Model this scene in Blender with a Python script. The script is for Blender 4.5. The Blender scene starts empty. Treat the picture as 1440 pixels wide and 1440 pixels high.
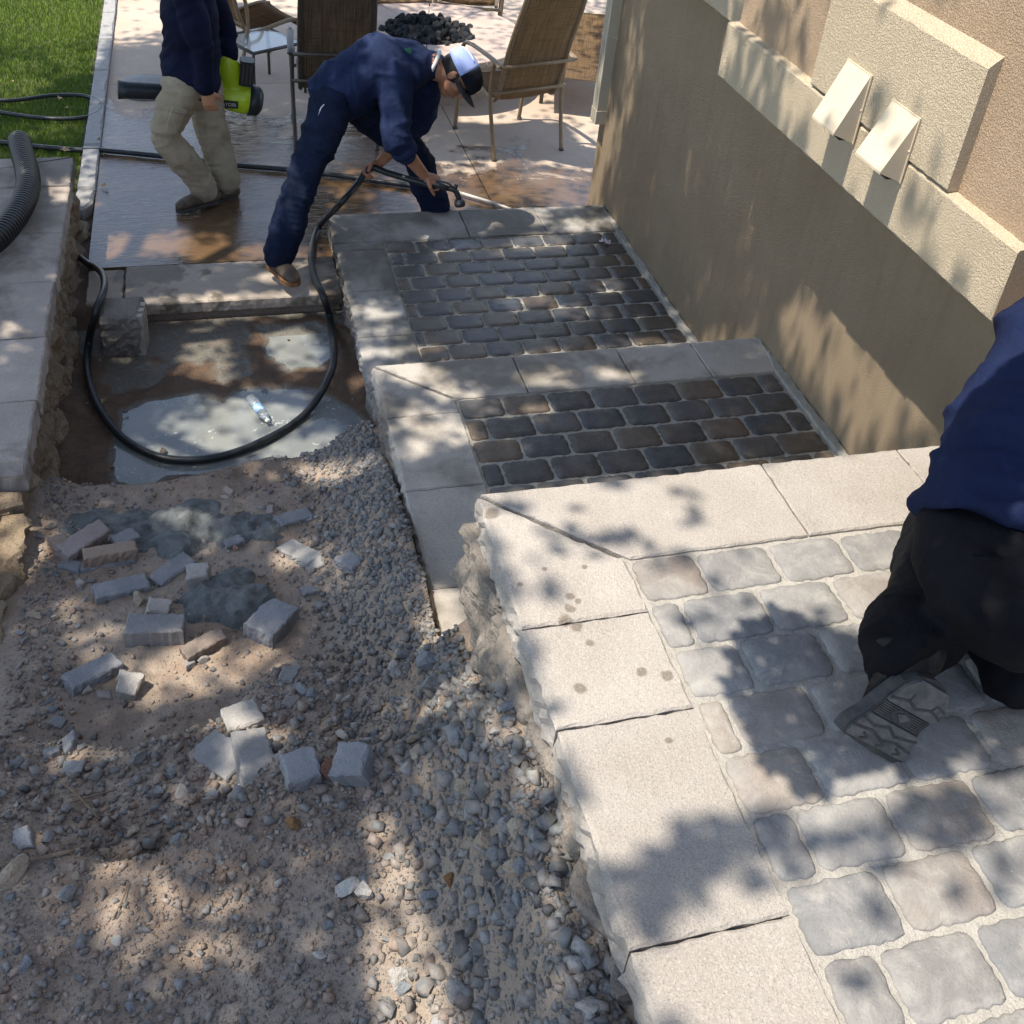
import bpy, bmesh, math, random
import numpy as np
from mathutils import Vector, Matrix
rad = math.radians
SC = bpy.context.scene
COL = SC.collection
rnd = random.Random(11)

# ---------------------------------------------------------------- camera
CAM_LOC = (-1.1089,-6.3890,3.5877)
CAM_ROT = [[0.963559, 0.068367, -0.258613], [-0.252135, 0.555033, -0.792695], [0.089345, 0.829014, 0.552045]]
CAM_LENS = 38.316
CAM_SHIFT = -0.1699

cam_data = bpy.data.cameras.new('camera')
cam = bpy.data.objects.new('camera', cam_data); COL.objects.link(cam)
cam_data.sensor_width = 36; cam_data.lens = CAM_LENS; cam_data.shift_y = CAM_SHIFT
cam_data.clip_start = .05; cam_data.clip_end = 800
cam.matrix_world = Matrix.Translation(CAM_LOC) @ Matrix(CAM_ROT).to_4x4()
SC.camera = cam
SC.render.resolution_x = SC.render.resolution_y = 1024

# ---------------------------------------------------------------- sky and sun
SUN_ELEV = 66.5                                     # the sun stands over the lawn side (-X)
world = bpy.data.worlds.new('World'); SC.world = world; world.use_nodes = True
wn = world.node_tree
sky = wn.nodes.new('ShaderNodeTexSky'); sky.sky_type = 'NISHITA'; sky.sun_disc = False
sky.sun_elevation = rad(SUN_ELEV); sky.sun_rotation = rad(270)
sky.air_density = 1.0; sky.dust_density = .3; sky.ozone_density = 2.0
bg = wn.nodes['Background']; bg.inputs['Strength'].default_value = .15
wb = wn.nodes.new('ShaderNodeHueSaturation'); wb.inputs['Saturation'].default_value = .72      # the photo is balanced for the shade
wn.links.new(sky.outputs[0], wb.inputs['Color']); wn.links.new(wb.outputs[0], bg.inputs[0])
sun_data = bpy.data.lights.new('sun', 'SUN'); sun_data.energy = 3.7; sun_data.angle = rad(.5)
sun_data.color = (1.0, .92, .79)
sun = bpy.data.objects.new('sun', sun_data); COL.objects.link(sun)
sun.rotation_euler = (0, rad(-(90 - SUN_ELEV)), 0); sun.location = (-6, 0, 14)
SC.view_settings.view_transform = 'Standard'; SC.view_settings.look = 'None'
SC.view_settings.exposure = 1.05; SC.view_settings.gamma = 1; SC.view_settings.use_curve_mapping = False
SC.render.engine = 'CYCLES'; SC.cycles.max_bounces = 6; SC.cycles.diffuse_bounces = 3

# ---------------------------------------------------------------- ground shape
def sst(a, b, t):
    t = np.clip((t - a) / (b - a), 0, 1)
    return t * t * (3 - 2 * t)
_r = np.random.RandomState(5)
_T = _r.rand(64, 64)
def vnoise(x, y):                                   # smooth value noise, period 64
    x = np.asarray(x, float); y = np.asarray(y, float)
    i = np.floor(x).astype(int); j = np.floor(y).astype(int)
    u = x - i; v = y - j; u = u * u * (3 - 2 * u); v = v * v * (3 - 2 * v)
    g = lambda a, b: _T[a % 64, b % 64]
    return (g(i, j) * (1 - u) + g(i + 1, j) * u) * (1 - v) + (g(i, j + 1) * (1 - u) + g(i + 1, j + 1) * u) * v - .5
def fbm(x, y, s, n=3):
    t = 0
    for k in range(n):
        t = t + vnoise(x * s * 2 ** k + 17.3 * k, y * s * 2 ** k + 5.1 * k) / 2 ** k
    return t
def ground_height(x, y):                            # the dug-out stair ditch, metres
    x = np.asarray(x, float); y = np.asarray(y, float)
    rs = np.exp(-np.clip(x + .42, -9, 0) ** 2 / .045)         # near the new stair wall
    ls = np.exp(-np.clip(x + 1.92, 0, 9) ** 2 / .03)          # near the old wall
    w = fbm(x, y * .3, 2.2, 3)
    z = -.262 + 0 * x
    z = z + .10 * rs * sst(-.3, -1.0, y) + .03 * ls
    b = -2.02 + .16 * w                                            # berm behind the puddle
    z = z + (.30 + .06 * rs) * sst(b + .12, b - .22, y)
    z = z + .15 * sst(-2.3, -3.6, y) + .16 * rs * sst(-2.0, -2.9, y)
    b = -3.91 + .27 * w + .03 * np.sin(x * 5)                     # first cut step
    z = z + .32 * sst(b + .07, b - .06, y)
    z = z + .09 * sst(-4.0, -4.45, y)
    b = -4.54 + .27 * w - .08 * ls                                # second cut step
    z = z + .27 * sst(b + .055, b - .045, y)
    z = z + .16 * rs * sst(-4.1, -4.8, y) + .10 * sst(-4.8, -5.9, y)
    z = z + .75 * sst(-5.7, -6.9, y) * (1 - rs)
    z = z + .045 * fbm(x, y, 3.1, 3) + .016 * fbm(x, y, 17, 2) * sst(-1.9, -2.4, y) + .006 * fbm(x, y, 41, 2)
    z = z - .05 * sst(-.80, -.58, y)
    z = np.where(y < -4.1, np.minimum(z, 1.30 + 3 * np.clip(-x - .62, 0, 9) + .02 * fbm(x, y, 9, 2)), z)
    z = np.where((x > -.405) & (y > -3.95), np.minimum(z, np.where(y > -2.05, -.12, .31)), z)
    z = np.where((y > -1.95), np.maximum(z, -.345), z)
    return z


# ---------------------------------------------------------------- material helpers
class NT:
    def __init__(s, name):
        s.m = bpy.data.materials.new(name); s.m.use_nodes = True
        s.t = s.m.node_tree; s.b = s.t.nodes['Principled BSDF']
        s.pos = s.n('ShaderNodeNewGeometry').outputs['Position']
    def n(s, typ, **kw):
        nd = s.t.nodes.new(typ)
        for k, v in kw.items(): setattr(nd, k, v)
        return nd
    def link(s, a, b): s.t.links.new(a, b)
    def val(s, sock, v):
        if hasattr(v, 'is_output'): s.link(v, sock)
        else: sock.default_value = v
    def noise(s, scale, detail=4, rough=.6, dist=0, vec=None, stretch=None, off=None):
        v = vec if vec is not None else s.pos
        if stretch or off is not None:
            mp = s.n('ShaderNodeMapping'); s.link(v, mp.inputs[0])
            if stretch: mp.inputs['Scale'].default_value = stretch
            if off is not None: s.link(off, mp.inputs['Location'])
            v = mp.outputs[0]
        nd = s.n('ShaderNodeTexNoise'); s.link(v, nd.inputs['Vector'])
        nd.inputs['Scale'].default_value = scale; nd.inputs['Detail'].default_value = detail
        nd.inputs['Roughness'].default_value = rough; nd.inputs['Distortion'].default_value = dist
        return nd.outputs['Fac']
    def voro(s, scale, feat='F1', out='Distance', vec=None):
        nd = s.n('ShaderNodeTexVoronoi', feature=feat); s.link(vec if vec is not None else s.pos, nd.inputs['Vector'])
        nd.inputs['Scale'].default_value = scale
        return nd.outputs[out]
    def ramp(s, fac, lo, hi, a=0., b=1., smooth=True):
        nd = s.n('ShaderNodeMapRange', interpolation_type='SMOOTHSTEP' if smooth else 'LINEAR')
        s.link(fac, nd.inputs[0])
        for i, v in enumerate((lo, hi, a, b)): nd.inputs[i + 1].default_value = v
        return nd.outputs[0]
    def mix(s, fac, a, b, mode='MIX'):
        nd = s.n('ShaderNodeMix', data_type='RGBA', blend_type=mode)
        s.val(nd.inputs[0], fac)
        for sk, v in ((nd.inputs[6], a), (nd.inputs[7], b)):
            if hasattr(v, 'is_output'): s.link(v, sk)
            else: sk.default_value = (*v, 1)
        return nd.outputs[2]
    def math(s, op, a, b=0.):
        nd = s.n('ShaderNodeMath', operation=op); s.val(nd.inputs[0], a); s.val(nd.inputs[1], b)
        return nd.outputs[0]
    def ramp_cols(s, fac, stops, interp='LINEAR'):
        nd = s.n('ShaderNodeValToRGB'); s.link(fac, nd.inputs[0]); cr = nd.color_ramp; cr.interpolation = interp
        while len(cr.elements) < len(stops): cr.elements.new(.5)
        for e, (p, c) in zip(cr.elements, stops): e.position = p; e.color = (*c, 1)
        return nd.outputs[0]
    def rand(s): return s.n('ShaderNodeObjectInfo').outputs['Random']
    def xyz(s):
        nd = s.n('ShaderNodeSeparateXYZ'); s.link(s.pos, nd.inputs[0]); return nd.outputs
    def bump(s, h, dist=.004, strength=1., prev=None):
        nd = s.n('ShaderNodeBump'); s.link(h, nd.inputs['Height'])
        nd.inputs['Distance'].default_value = dist; nd.inputs['Strength'].default_value = strength
        if prev is not None: s.link(prev, nd.inputs['Normal'])
        return nd.outputs[0]
    def out(s, col=None, rough=None, nrm=None, spec=None, metal=None):
        for k, v in (('Base Color', col), ('Roughness', rough), ('Normal', nrm), ('Specular IOR Level', spec), ('Metallic', metal)):
            if v is None: continue
            if hasattr(v, 'is_output'): s.link(v, s.b.inputs[k])
            else: s.b.inputs[k].default_value = (*v, 1) if isinstance(v, tuple) else v
        return s.m

def simple_mat(name, c1, c2, scale=30, rough=.7, bump=.002, bscale=None, spec=None, metal=None, vary=0., stretch=None):
    t = NT(name)
    col = t.mix(t.ramp(t.noise(scale, 5, .65, stretch=stretch), .3, .7), c1, c2)
    if vary:
        hv = t.n('ShaderNodeHueSaturation'); t.link(col, hv.inputs['Color'])
        t.link(t.ramp(t.rand(), 0, 1, 1 - vary, 1 + vary, False), hv.inputs['Value']); col = hv.outputs[0]
    n = t.bump(t.noise(bscale or scale * 4, 4, .7), bump) if bump else None
    return t.out(col, rough, n, spec, metal)

# ---------------------------------------------------------------- object helpers
def obj(name, mesh, mat=None, parent=None):
    o = bpy.data.objects.new(name, mesh); COL.objects.link(o)
    if mat is not None:
        ms = mat if isinstance(mat, (list, tuple)) else [mat]
        if not mesh.materials:
            for m in ms: mesh.materials.append(m)
    if parent is not None: o.parent = parent
    return o
def bm_obj(name, bm, mat=None, parent=None, smooth=False):
    me = bpy.data.meshes.new(name); bmesh.ops.recalc_face_normals(bm, faces=bm.faces); bm.to_mesh(me); bm.free()
    if smooth: me.shade_smooth()
    return obj(name, me, mat, parent)
def py_obj(name, verts, faces, mat=None, parent=None, smooth=False):
    me = bpy.data.meshes.new(name); me.from_pydata([tuple(v) for v in verts], [], faces); me.update()
    if smooth: me.shade_smooth()
    return obj(name, me, mat, parent)
def tag(o, label, cat, group=None, kind=None):
    o['label'] = label; o['category'] = cat
    if group: o['group'] = group
    if kind: o['kind'] = kind
    return o
def setting(o, label=None):
    o['kind'] = 'structure'
    if label: o['label'] = label
    return o
def thing(name, loc, label, cat, group=None, rz=0.):
    o = bpy.data.objects.new(name, None); COL.objects.link(o); o.location = loc; o.rotation_euler = (0, 0, rz)
    o.empty_display_size = .1
    return tag(o, label, cat, group)
def add_box(bm, lo, hi, mtx=None):
    v = [bm.verts.new((x, y, z)) for x in (lo[0], hi[0]) for y in (lo[1], hi[1]) for z in (lo[2], hi[2])]
    for f in ((0, 1, 3, 2), (4, 6, 7, 5), (0, 4, 5, 1), (2, 3, 7, 6), (0, 2, 6, 4), (1, 5, 7, 3)): bm.faces.new([v[i] for i in f])
    if mtx is not None:
        for w in v: w.co = mtx @ w.co
    return v
def catmull(pts, n=8):
    P = [Vector(p) for p in pts]; P = [P[0] * 2 - P[1]] + P + [P[-1] * 2 - P[-2]]; out = []
    for i in range(1, len(P) - 2):
        a, b, c, d = P[i - 1:i + 3]
        for k in range(n):
            t = k / n
            out.append(.5 * ((2 * b) + (c - a) * t + (2 * a - 5 * b + 4 * c - d) * t * t + (3 * b - 3 * c + d - a) * t ** 3))
    out.append(P[-2]); return out
def add_tube(bm, pts, r, seg=10, up=None, dome=False):
    """sweep an elliptical ring along pts; r: number, list of numbers or of (side, up) radii"""
    P = [Vector(p) for p in pts]; n = len(P)
    R = r if isinstance(r, (list, tuple)) and len(r) == n else [r] * n
    R = [q if isinstance(q, (list, tuple)) else (q, q) for q in R]
    if dome:                                         # rounded ends
        d0 = (P[0] - P[1]).normalized(); d1 = (P[-1] - P[-2]).normalized()
        a, b = R[0], R[-1]; ma, mb = min(a), min(b)
        P = [P[0] + d0 * ma * .9, P[0] + d0 * ma * .6] + P + [P[-1] + d1 * mb * .6, P[-1] + d1 * mb * .9]
        R = [(a[0] * .35, a[1] * .35), (a[0] * .78, a[1] * .78)] + R + [(b[0] * .78, b[1] * .78), (b[0] * .35, b[1] * .35)]
        n += 4
    T = [(P[min(i + 1, n - 1)] - P[max(i - 1, 0)]).normalized() for i in range(n)]
    u = Vector(up) if up is not None else (Vector((0, 0, 1)) if abs(T[0].z) < .9 else Vector((0, 1, 0)))
    rings = []
    for i in range(n):
        u = u - T[i] * u.dot(T[i])
        if u.length < 1e-5: u = T[i].orthogonal()
        u.normalize(); s = T[i].cross(u)
        rings.append([bm.verts.new(P[i] + s * R[i][0] * math.cos(2 * math.pi * k / seg) + u * R[i][1] * math.sin(2 * math.pi * k / seg)) for k in range(seg)])
    for a, b in zip(rings, rings[1:]):
        for k in range(seg): bm.faces.new((a[k], a[(k + 1) % seg], b[(k + 1) % seg], b[k]))
    bm.faces.new(rings[0][::-1]); bm.faces.new(rings[-1])
    return rings
def tube_obj(name, pts, r, mat, parent=None, seg=10, up=None, dome=False, smooth=True):
    bm = bmesh.new(); add_tube(bm, pts, r, seg, up, dome); return bm_obj(name, bm, mat, parent, smooth)
def add_blob(bm, c, r, mtx=None, sub=2):
    v = bmesh.ops.create_icosphere(bm, subdivisions=sub, radius=1)['verts']
    for w in v:
        w.co = Vector((w.co.x * r[0], w.co.y * r[1], w.co.z * r[2]))
        if mtx is not None: w.co = mtx @ w.co
        w.co += Vector(c)
    return v
def outline(poly, step, amp, rn, straight=()):
    """polygon edges cut every step metres and pushed about by noise; edges listed in straight stay true"""
    out = []; n = len(poly)
    for i in range(n):
        a = Vector(poly[i]).to_2d(); b = Vector(poly[(i + 1) % n]).to_2d(); L = (b - a).length
        k = max(1, int(L / step)); nr = Vector((-(b - a).y, (b - a).x)) / max(L, 1e-6)
        for j in range(k):
            p = a + (b - a) * j / k
            if i not in straight: p = p + nr * rn.uniform(-amp, amp) * (1 if j else .3)
            out.append((p.x, p.y))
    return out
def slab_bm(poly, z0, z1, step=.03, amp=.002, bevel=.004, rn=rnd, rough_edges=(), rough_amp=.012, rows=1, bm=None, dome=0.):
    """a stone with a worn outline: rings from the bottom up, an irregular arris, a flat or slightly domed top"""
    bm = bm or bmesh.new(); n = len(poly)
    pts = []; flag = []
    ar = sum(poly[i][0] * poly[(i + 1) % n][1] - poly[(i + 1) % n][0] * poly[i][1] for i in range(n))
    if ar < 0:
        poly = poly[::-1]; rough_edges = [(n - 2 - e) % n for e in rough_edges]
    for i in range(n):
        a = Vector(poly[i][:2]); b = Vector(poly[(i + 1) % n][:2]); L = (b - a).length
        k = max(1, round(L / step)); nr = Vector(((b - a).y, -(b - a).x)) / max(L, 1e-6)
        for j in range(k):
            p = a + (b - a) * j / k + nr * rn.uniform(-amp, amp) * (1 if j else .4)
            pts.append(p); flag.append((nr if i in rough_edges else None, j))
    N = len(pts); zs = [z0 + (z1 - bevel - z0) * r / rows for r in range(rows + 1)]
    cen = sum(pts, Vector((0, 0))) / N
    rings = []
    for zi, z in enumerate(zs):
        ring = []
        for (p, (nr, j)) in zip(pts, flag):
            q = p.copy()
            if nr is not None: q += nr * (rough_amp * (rn.random() - .25) if zi < len(zs) - 1 else rough_amp * .3 * (rn.random() - .5))
            ring.append(bm.verts.new((q.x, q.y, z + (0 if zi else 0))))
        rings.append(ring)
    top = []
    for (p, (nr, j)) in zip(pts, flag):
        d = cen - p; d = d / max(d.length, 1e-6); w = bevel * rn.uniform(.6, 1.6) * (1.6 if nr is not None else 1)
        top.append(bm.verts.new((p.x + d.x * w, p.y + d.y * w, z1 - (dome * .6 if dome else 0))))
    rings.append(top)
    if dome:
        t2 = []
        for v in top:
            q = Vector((v.co.x, v.co.y)); q = q + (cen - q) * .32
            t2.append(bm.verts.new((q.x, q.y, z1 + dome * .25 * rn.uniform(.5, 1.2))))
        rings.append(t2)
    for a, b in zip(rings, rings[1:]):
        for k in range(N): bm.faces.new((a[k], a[(k + 1) % N], b[(k + 1) % N], b[k]))
    bm.faces.new(rings[-1]); bm.faces.new(rings[0][::-1])
    return bm

# ================================================================ materials of the setting
def ground_mat():
    t = NT('dug_soil'); o = t.xyz()
    big = t.noise(1.6, 4, .6); mid = t.noise(14, 5, .7); fine = t.noise(120, 4, .75)
    col = t.mix(t.ramp(big, .35, .65), (.31, .225, .165), (.325, .27, .22))
    col = t.mix(t.ramp(mid, .4, .75), col, (.40, .325, .26))
    col = t.mix(t.ramp(fine, .45, .8, 0, .55), col, (.11, .08, .06))
    wet = t.ramp(t.math('ADD', o['Y'], t.math('MULTIPLY', t.noise(3.2, 3, .6), 1.0)), -1.95, -1.35)
    wetcol = t.mix(t.ramp(mid, .3, .7), (.085, .050, .030), (.14, .088, .055))
    col = t.mix(wet, col, wetcol)
    silt = t.math('MULTIPLY', wet, t.ramp(t.math('ADD', o['Z'], t.math('MULTIPLY', mid, .02)), -.243, -.256))      # wet silt round the puddle
    col = t.mix(silt, col, t.mix(t.ramp(t.noise(30, 4, .6), .3, .7), (.135, .125, .105), (.19, .18, .155)))
    n = t.bump(fine, .004); n = t.bump(t.noise(45, 5, .7), .010, 1, n)
    return t.out(col, t.math('SUBTRACT', t.ramp(wet, 0, 1, .95, .62), t.math('MULTIPLY', silt, .38)), n, .35)
M = {}
M['soil'] = ground_mat()
def stone_cap_mat(name, a, b, wetness, lo=.45, hi=.6, drops=()):
    t = NT(name)
    base = t.mix(t.ramp(t.noise(4, 4, .6), .3, .7), a, b)
    grain = t.noise(170, 3, .8)
    base = t.mix(t.ramp(grain, .42, .75, 0, .6), base, tuple(c * 1.4 for c in b))
    base = t.mix(t.ramp(t.noise(260, 2, .6), .52, .75, 0, .65), base, tuple(c * .45 for c in a))
    sp = t.ramp(t.voro(9, out='Distance'), .03, .1, 1, 0)
    base = t.mix(t.math('MULTIPLY', sp, t.ramp(t.noise(2.3, 2), .55, .6, 0, .7)), base, tuple(c * .4 for c in a))
    if drops:                                          # dried drips and damp spots where they fell
        edge = t.noise(38, 3, .6); tot = None
        for (q, r) in drops:
            dv = t.n('ShaderNodeVectorMath', operation='DISTANCE'); t.link(t.pos, dv.inputs[0]); dv.inputs[1].default_value = q
            k = t.ramp(t.math('ADD', dv.outputs['Value'], t.math('MULTIPLY', edge, r * 1.5)), r * 1.35, r * 1.9, 1, 0)
            tot = k if tot is None else t.math('MAXIMUM', tot, k)
        base = t.mix(t.math('MULTIPLY', tot, t.ramp(grain, .3, .6, .45, .8)), base, (.13, .10, .075))
    if wetness:
        w = t.ramp(t.noise(1.7, 4, .65, .3), lo, hi, 0, wetness)
        base = t.mix(w, base, (a[0] * .34, a[1] * .32, a[2] * .28)); r = t.ramp(w, 0, 1, .85, .42)
    else: r = .9
    n = t.bump(grain, .0035); n = t.bump(t.noise(38, 4, .7), .004, 1, n)
    hv = t.n('ShaderNodeHueSaturation'); t.link(base, hv.inputs['Color']); t.link(t.ramp(t.rand(), 0, 1, .9, 1.08, False), hv.inputs['Value'])
    return t.out(hv.outputs[0], r, n, .4)
M['cap_dry'] = stone_cap_mat('concrete_cap_dry', (.33, .295, .26), (.39, .355, .32), 0, drops=list(zip([(-0.278,-4.567,1.448),(-0.300,-4.602,1.448),(-0.277,-4.630,1.448),(-0.193,-4.430,1.448),(-0.265,-4.525,1.448),(-0.248,-4.548,1.448),(-0.327,-4.814,1.448),(-0.159,-4.796,1.448),(-0.105,-4.819,1.448),(-0.167,-4.993,1.448),(-0.385,-4.463,1.448),(-0.393,-4.185,1.448),(-0.260,-4.687,1.448),(-0.305,-4.419,1.448)], (.016, .022, .018, .009, .013, .010, .018, .015, .017, .010, .009, .024, .012, .008))))
M['cap_damp'] = stone_cap_mat('concrete_cap_damp', (.36, .325, .285), (.42, .385, .345), .75, .47, .66)
M['cap_wet'] = stone_cap_mat('concrete_cap_wet', (.31, .29, .265), (.38, .36, .335), .95, .36, .56)
M['cap_old'] = stone_cap_mat('old_wall_cap', (.33, .275, .235), (.39, .34, .30), .7, .46, .6)
def paver_mat(name, cols, rough, dust, spec=.5, wet=0.):
    t = NT(name); r = t.rand()
    base = t.ramp_cols(r, cols, 'CONSTANT')
    off = t.n('ShaderNodeCombineXYZ'); t.link(t.math('MULTIPLY', r, 40.), off.inputs[0])
    big = t.noise(6, 4, .6, .4, off=off.outputs[0]); g = t.noise(210, 3, .75)
    base = t.mix(t.ramp(big, .38, .68, 0, .6), base, tuple(cols[1][1]))
    base = t.mix(t.ramp(g, .5, .8, 0, .45), base, tuple(c * .35 for c in cols[0][1]))
    if dust:
        d = t.ramp(t.noise(11, 5, .7, .6, off=off.outputs[0]), .38, .75, 0, dust)
        base = t.mix(d, base, (.38, .36, .33))
        base = t.mix(t.ramp(t.noise(130, 2), .70, .76, 0, .6), base, (.5, .48, .45))
    n = t.bump(g, .002); n = t.bump(t.noise(34, 4, .65), .004, 1, n)
    rr = t.ramp(t.noise(9, 4, .6), .35, .65, rough * .75, rough * 1.2) if wet else rough
    return t.out(base, rr, n, spec)
M['paver_dry'] = paver_mat('paver_dry', [(0, (.195, .187, .182)), (.22, (.25, .24, .23)), (.42, (.18, .18, .182)), (.60, (.27, .23, .195)), (.72, (.225, .217, .21)), (.88, (.22, .185, .16))], .85, .7, .3)
M['paver_damp'] = paver_mat('paver_damp', [(0, (.060, .054, .052)), (.25, (.100, .078, .058)), (.45, (.048, .052, .060)), (.65, (.085, .080, .080)), (.82, (.120, .086, .060))], .48, .16, .4, 1)
M['paver_wet'] = paver_mat('paver_wet', [(0, (.050, .046, .046)), (.25, (.085, .066, .048)), (.45, (.042, .046, .058)), (.65, (.066, .064, .068)), (.82, (.100, .068, .042))], .20, .06, .95, 1)
def mortar_mat(name, c, rough=.95):
    t = NT(name); g = t.noise(240, 3, .8)
    col = t.mix(t.ramp(t.noise(25, 4, .6), .3, .7), tuple(k * .82 for k in c), c)
    col = t.mix(t.ramp(g, .5, .8, 0, .5), col, tuple(k * .5 for k in c))
    n = t.bump(g, .003); n = t.bump(t.noise(60, 3, .6), .006, 1, n)
    return t.out(col, rough, n, .3)
M['mortar_dry'] = mortar_mat('joint_sand_dry', (.43, .405, .365))
M['mortar_damp'] = mortar_mat('joint_sand_damp', (.40, .385, .34), .8)
def rough_stone_mat(name, a, b, dark):
    t = NT(name)
    col = t.mix(t.ramp(t.noise(5, 5, .65), .3, .7), a, b)
    col = t.mix(t.ramp(t.noise(70, 5, .75), .45, .75, 0, .8), col, dark)
    n = t.bump(t.noise(150, 3, .8), .004); n = t.bump(t.noise(30, 5, .7), .014, 1, n)
    return t.out(col, .95, n, .25)
M['wall_face'] = rough_stone_mat('old_wall_face', (.235, .175, .115), (.30, .235, .165), (.10, .07, .045))
M['split_face'] = rough_stone_mat('split_stone_face', (.215, .19, .165), (.28, .245, .21), (.10, .085, .07))
def stucco(name, a, b, size, dist, streak=0.):
    t = NT(name)
    col = t.mix(t.ramp(t.noise(2.2, 4, .6), .3, .7), a, b)
    if streak:
        s = t.ramp(t.noise(3, 4, .6, stretch=(1, 6, .5)), .45, .75, 0, streak); col = t.mix(s, col, tuple(k * .72 for k in a))
    col = t.mix(t.ramp(t.noise(size * 2, 3, .7), .5, .8, 0, .25), col, tuple(k * .6 for k in a))
    h = t.ramp(t.noise(size, 3, .55), .35, .62)
    n = t.bump(h, dist); n = t.bump(t.noise(size * 3, 2, .6), dist * .4, 1, n)
    return t.out(col, .92, n, .25)
M['stucco_trim'] = stucco('cream_stucco', (.56, .46, .33), (.60, .50, .37), 150, .0035)
M['stucco_upper'] = stucco('tan_stucco', (.43, .315, .215), (.47, .345, .24), 150, .0035)
M['stucco_wall'] = stucco('khaki_stucco', (.265, .198, .13), (.295, .228, .152), 160, .0018, .3)
def patio_mat():
    t = NT('stamped_concrete'); o = t.xyz()
    col = t.mix(t.ramp(t.noise(1.3, 4, .6), .3, .7), (.42, .33, .255), (.48, .39, .31))
    col = t.mix(t.ramp(t.noise(16, 5, .7), .45, .8, 0, .5), col, (.33, .265, .21))
    col = t.mix(t.ramp(t.noise(150, 3, .7), .55, .8, 0, .4), col, (.24, .19, .15))
    ed = t.math('ADD', o['Y'], t.math('MULTIPLY', t.ramp(t.noise(1.9, 5, .65, .5), 0, 1, -1, 1), 1.1))
    ed = t.math('ADD', ed, t.ramp(o['X'], -.4, .9, 0, 1.0))
    wet = t.ramp(ed, 2.35, 2.6, 1, 0)
    dk = t.mix(t.ramp(t.noise(5, 4, .6), .3, .7), (.085, .05, .026), (.14, .085, .045))
    col = t.mix(wet, col, dk)
    stamp = t.noise(9, 4, .6, 1.6)
    film = t.ramp(t.noise(3.4, 4, .6, .8), .50, .62)              # where the water stands deepest
    n1 = t.bump(stamp, .006, 1); n1 = t.bump(t.noise(90, 3, .7), .002, 1, n1)
    n2 = t.bump(t.noise(13, 4, .65, 2.2, stretch=(.6, 1.7, 1)), .0030)
    mixn = t.n('ShaderNodeMix', data_type='VECTOR'); t.link(wet, mixn.inputs[0]); t.link(n1, mixn.inputs[4]); t.link(n2, mixn.inputs[5])
    rg = t.n('ShaderNodeMix', data_type='FLOAT'); t.link(wet, rg.inputs[0]); rg.inputs[2].default_value = .85
    t.link(t.ramp(film, 0, 1, .16, .03), rg.inputs[3])
    return t.out(col, rg.outputs[0], mixn.outputs[1], t.ramp(wet, 0, 1, .4, 1.0))
M['patio'] = patio_mat()
M['slab_edge'] = stone_cap_mat('old_concrete_edge', (.36, .30, .24), (.42, .36, .30), .9, .5, .56)
M['brick_old'] = rough_stone_mat('old_footing', (.27, .20, .15), (.32, .25, .19), (.12, .085, .06))
M['curb'] = simple_mat('grey_curb', (.27, .26, .25), (.34, .33, .315), 20, .85, .002)
M['lawn_soil'] = simple_mat('lawn_soil', (.05, .06, .02), (.08, .09, .03), 20, .95, .01)

# ================================================================ ground sheets
def far_ground():
    me = bpy.data.meshes.new('ground'); s = 300
    me.from_pydata([(-s, -s, -.52), (s, -s, -.52), (s, s, -.52), (-s, s, -.52)], [], [(0, 1, 2, 3)])
    return setting(obj('ground', me, M['lawn_soil']))
far_ground()
def ditch():
    xs = np.arange(-2.06, -.20, .018); ys = np.arange(-7.3, .36, .018)
    X, Y = np.meshgrid(xs, ys); Zg = ground_height(X, Y)
    Zg = np.where((Y > -.40) & (X > -1.68), np.minimum(Zg, -.30), Zg)
    Zg = np.where(X < -1.68, Zg + (-.17 - Zg) * sst(-.50, -.34, Y), Zg)
    V = np.stack([X, Y, Zg], 2).reshape(-1, 3); nx, ny = len(xs), len(ys)
    i = np.arange(nx * ny).reshape(ny, nx)
    F = np.stack([i[:-1, :-1], i[:-1, 1:], i[1:, 1:], i[1:, :-1]], 2).reshape(-1, 4)
    return setting(py_obj('ditch_ground', V, F.tolist(), M['soil'], smooth=True), 'pinkish brown soil dug out in rough steps between the two walls')
ditch()
def sheet(name, x0, x1, y0, y1, z0, z1, mat):
    bm = bmesh.new(); add_box(bm, (x0, y0, z0), (x1, y1, z1)); return setting(bm_obj(name, bm, mat))
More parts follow.
